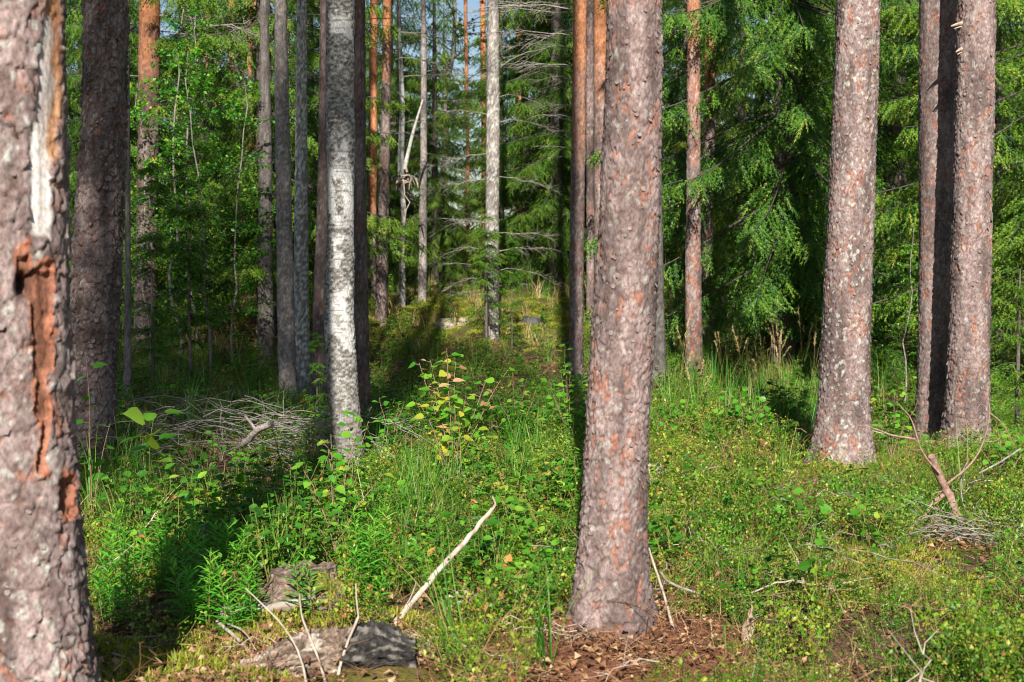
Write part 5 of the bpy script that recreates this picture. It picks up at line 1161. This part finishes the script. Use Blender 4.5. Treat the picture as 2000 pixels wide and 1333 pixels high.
CLEAR = [(GP(470, 940)[:2], .55, .7), (A([2.12, 8.95]), .24, .8), (A([3.25, 10.2]), .25, .5), (GP(1195, 1260)[:2], .3, .2), (GP(870, 1195)[:2], .14, .2), (GP(920, 1165)[:2], .10, .25), (GP(835, 1215)[:2], .24, .22), (GP(1880, 1085)[:2], .22, .4), (GP(1840, 1110)[:2], .12, .3), (GP(1690, 1120)[:2], .25, .12), (GP(400, 1110)[:2], .06, .15), (GP(600, 1200)[:2], .22, .34), (GP(690, 1310)[:2], .30, .20), (GP(560, 1020)[:2], .10, .3), (GP(915, 1200)[:2], .14, .14), (GP(1277, 955)[:2], .07, .3), (GP(1885, 1075)[:2], .12, .22), (GP(1430, 958)[:2], .33, .06), (GP(780, 1240)[:2], .08, .12), (GP(1455, 1272)[:2], .05, .1), (GP(480, 1225)[:2], .2, .06)]
def points(n_per, dmin, dmax, mask, seed, margin=1.2, clear=True, knoll=False):
    """random ground points in front of the viewer; n_per(d) plants per square metre, mask(px, py, x, y) in 0..1"""
    rr = np.random.default_rng(seed); top = max(n_per(dmin), n_per(dmax)); W = .42 * dmax + margin
    n = int(top * 2 * W * (dmax - dmin)); x = rr.uniform(-W, W, n); y = rr.uniform(dmin, dmax, n)
    keep = (np.abs(x) < .42 * y + margin) & (rr.uniform(size=n) < np.vectorize(n_per)(y) / top); x, y = x[keep], y[keep]
    z = G(x, y); px, py = proj(np.stack([x, y, z], -1))
    k = rr.uniform(size=len(x)) < mask(px, py, x, y) * (1 - (0 if knoll else .85) * np.exp(-((x + .9) / 2.2) ** 2 - ((y - 20.6) / 2.0) ** 2))
    for a, b_, r in ROOTS: k &= np.hypot(x - a, y - b_) > r + .03
    if clear:
        for (a, b_), rx, ry in CLEAR: k &= ((x - a) / rx) ** 2 + ((y - b_) / ry) ** 2 > 1 + .5 * (rr.uniform(size=len(x)) - .5)
    return np.stack([x, y, z], -1)[k]

def feet(n, seed, spread=.10):
    rr = np.random.default_rng(seed); out = []
    for a, b_, r in ROOTS:
        if b_ > 13 or b_ < 6.5: continue
        m = int(n * r / .15); th = rr.uniform(0, 2 * PI, m); q = r * 1.12 + np.abs(rr.normal(size=m)) * spread
        x, y = a + q * np.cos(th), b_ + q * np.sin(th); out.append(np.stack([x, y, G(x, y) + .015], -1))
    return np.concatenate(out)
def sbox(px, py, x0, x1, y0, y1, s=60):
    return ss(x0 - s, x0 + s, px) * ss(x1 + s, x1 - s, px) * ss(y0 - s * .5, y0 + s * .5, py) * ss(y1 + s * .5, y1 - s * .5, py)
def bare(px, py, x, y):
    """bare reddish soil round the pinkish pine, litter round the log"""
    b_ = np.exp(-((x - .42) / .34) ** 2 - ((y - 5.40) / .38) ** 2) * 1.6 + 1.0 * np.exp(-((x + .62) / .42) ** 2 - ((y - 5.15) / .2) ** 2) + .8 * sbox(px, py, 170, 560, 1262, 1400, 30)
    return np.clip(b_, 0, 1)
patch = lambda x, y, f, s: fbm(x * f + 11, y * f + 5, s=s, o=3)

den = lambda a, b_: (lambda d: a if d < 11 else max(b_, a * (11 / d) ** 1.6))
mk = lambda px, py, x, y: np.clip(sbox(px, py, 1270, 2400, 840, 1500, 70) * (.04 + 1.0 * ss(.45, .57, patch(x, y, 2.1, 1))) + .22 * sbox(px, py, 700, 1200, 900, 1300) + .15 + .8 * sbox(px, py, 900, 1240, 880, 960, 40), 0, 1) * (1 - bare(px, py, x, y))
scatter('bilberry_undergrowth', 'yellow-green bilberry undergrowth covering the sunny side', 'bilberry', np.concatenate([points(den(120, 22), 3.9, 22, mk, 1), feet(9, 4, .12)]), [bilberry(400 + k, mean=(.30, .42, .46, .52, .40, .58)[k]) for k in range(6)], .5, 1.2, 1, clump=lambda x, y: .45 + .95 * ss(.36, .68, patch(x, y, 2.6, 51)))
mk = lambda px, py, x, y: np.clip(sbox(px, py, 1720, 2050, 850, 1060, 40) + .45 * ss(.55, .62, patch(x, y, .9, 4)) * ss(9, 11, y) + .6 * sbox(px, py, 1280, 2000, 950, 1330) * ss(.53, .60, patch(x, y, 1.7, 6)), 0, 1) * (1 - bare(px, py, x, y))
scatter('lingonberry_undergrowth', 'glossy fresh green dwarf shrubs under the paired pines', 'dwarf shrubs', points(den(80, 16), 4.5, 24, mk, 2), [bilberry(420 + k, 'bilbdark', .20, 192, .0165, .5) for k in range(4)], .7, 1.2, 2, clump=lambda x, y: .5 + .55 * ss(.38, .66, patch(x, y, 2.2, 53)))
mk = lambda px, py, x, y: np.clip((sbox(px, py, 100, 1180, 840, 1230, 70) * (.5 + .8 * ss(.4, .55, patch(x, y, 1.3, 7))) + .55 * sbox(px, py, 1250, 2000, 940, 1250) * ss(.50, .6, patch(x, y, 1.9, 9)) + .45 * ss(10.5, 12, y) + .5 * sbox(px, py, 1270, 1650, 720, 900, 40)), 0, 1) * (1 - bare(px, py, x, y))
scatter('leafy_herbs', 'mixed green leafy herbs covering the floor', 'herbs', points(den(50, 13), 4.6, 24, mk, 3), [herb(440 + k, lf=.032 + .006 * (k % 3), nl=38) for k in range(6)], .55, 1.2, 3, clump=lambda x, y: .6 + .7 * ss(.38, .66, patch(x, y, 1.7, 57)))
mk = lambda px, py, x, y: np.clip(sbox(px, py, 780, 1180, 940, 1210, 50) + .7 * sbox(px, py, 200, 800, 900, 1130) * ss(.45, .55, patch(x, y, 1.3, 12)) + .5 * sbox(px, py, 1270, 1720, 980, 1150, 40) * ss(.5, .58, patch(x, y, 1.6, 13)) + .4 * sbox(px, py, 700, 1150, 800, 930, 40), 0, 1) * (1 - bare(px, py, x, y))
scatter('broad_leaf_herbs', 'low bright broad-leaved herbs before the pinkish pine', 'herbs', points(den(40, 10), 5, 14, mk, 4), [herb(460 + k, .17, 5, 26, .042, 'herb', (BROAD, BROADF), .6) for k in range(4)], .6, 1.1, 4)
mk = lambda px, py, x, y: np.clip(.03 + .8 * sbox(px, py, 740, 900, 960, 1110, 30) + .45 * sbox(px, py, 1280, 1640, 760, 880, 50) + .3 * sbox(px, py, 150, 420, 950, 1100) + .35 * sbox(px, py, 950, 1130, 830, 930, 40) + .22 * ss(11, 13, y) * ss(.4, .6, patch(x, y, .7, 15)), 0, 1) * (1 - .85 * sbox(px, py, 700, 1150, 580, 690, 30)) * (1 - .8 * bare(px, py, x, y))
scatter('grass', 'thin green and straw grass between the shrubs', 'grass', points(den(34, 12), 4.4, 26, mk, 5), [grass_tuft(480 + k, L=.26 + .05 * k) for k in range(5)], .7, 1.35, 5)
mk = lambda px, py, x, y: np.clip(.35 * sbox(px, py, 720, 1150, 590, 700, 40) * ss(.4, .55, patch(x, y, .9, 19)) + .6 * sbox(px, py, 1700, 1790, 650, 740, 30) + .10 * sbox(px, py, 1280, 1640, 700, 860) + .12 * ss(13, 16, y) + .07 * sbox(px, py, 150, 500, 880, 1100), 0, 1)
scatter('dry_grass', 'pale dry grass on the knoll and hollow', 'dry grass', points(den(30, 14), 6, 30, mk, 6, knoll=True), [grass_tuft(500 + k, 22, .30, .004, 'drygrass', .7) for k in range(4)], .7, 1.3, 6)
mk = lambda px, py, x, y: np.clip(sbox(px, py, 1330, 1640, 720, 850, 30) * .9 + .12 * sbox(px, py, 800, 1100, 640, 800), 0, 1)
scatter('seeding_grass', 'tall straw-coloured grass stalks with drooping seed heads', 'grass', points(lambda d: 2.2, 9, 19, mk, 7), [stalk(520 + k) for k in range(5)], .7, 1.1, 7)
mk = lambda px, py, x, y: np.clip(.8 * ss(.46, .6, patch(x, y, 1.2, 23)) * ss(13, 9, y) + sbox(px, py, 180, 640, 1240, 1400, 30) * ss(.42, .5, patch(x, y, 3, 25)) + sbox(px, py, 700, 1150, 585, 680, 30) * 1.0 + .5 * sbox(px, py, 830, 1000, 1215, 1270, 20), 0, 1) * (1 - np.clip(1.5 * np.exp(-((x - .45) / .48) ** 2 - ((y - 5.42) / .42) ** 2), 0, 1))
scatter('moss', 'yellow-green moss in cushions on the floor', 'moss', np.concatenate([points(den(110, 34), 4.4, 24, mk, 8, clear=False, knoll=True), feet(60, 3)]), [moss(540 + k) for k in range(4)], .7, 1.5, 8)
mk = lambda px, py, x, y: np.clip(sbox(px, py, 1270, 2300, 900, 1450, 60) * .8 + .2, 0, 1)
scatter('fallen_twigs', 'fallen bare twigs lying over the undergrowth', 'twigs', points(lambda d: 2.6, 4.4, 13, mk, 29), [twig(600 + k) for k in range(8)], .6, 1.4, 29, tilt=.3)
scatter('fine_dry_stems', 'fine dry stems and wiry dead sprigs among the bilberries', 'dry stems', points(den(22, 6), 4.2, 20, mk, 19), [sprig(580 + k) for k in range(5)], .6, 1.3, 19)
mk = lambda px, py, x, y: np.clip(.25 + bare(px, py, x, y), 0, 1)
scatter('leaf_litter', 'brown fallen leaves, needles and bark bits on the soil', 'leaf litter', points(den(100, 8), 4.4, 20, mk, 9, clear=False), [litter(560 + k) for k in range(6)], .6, 1.2, 9)
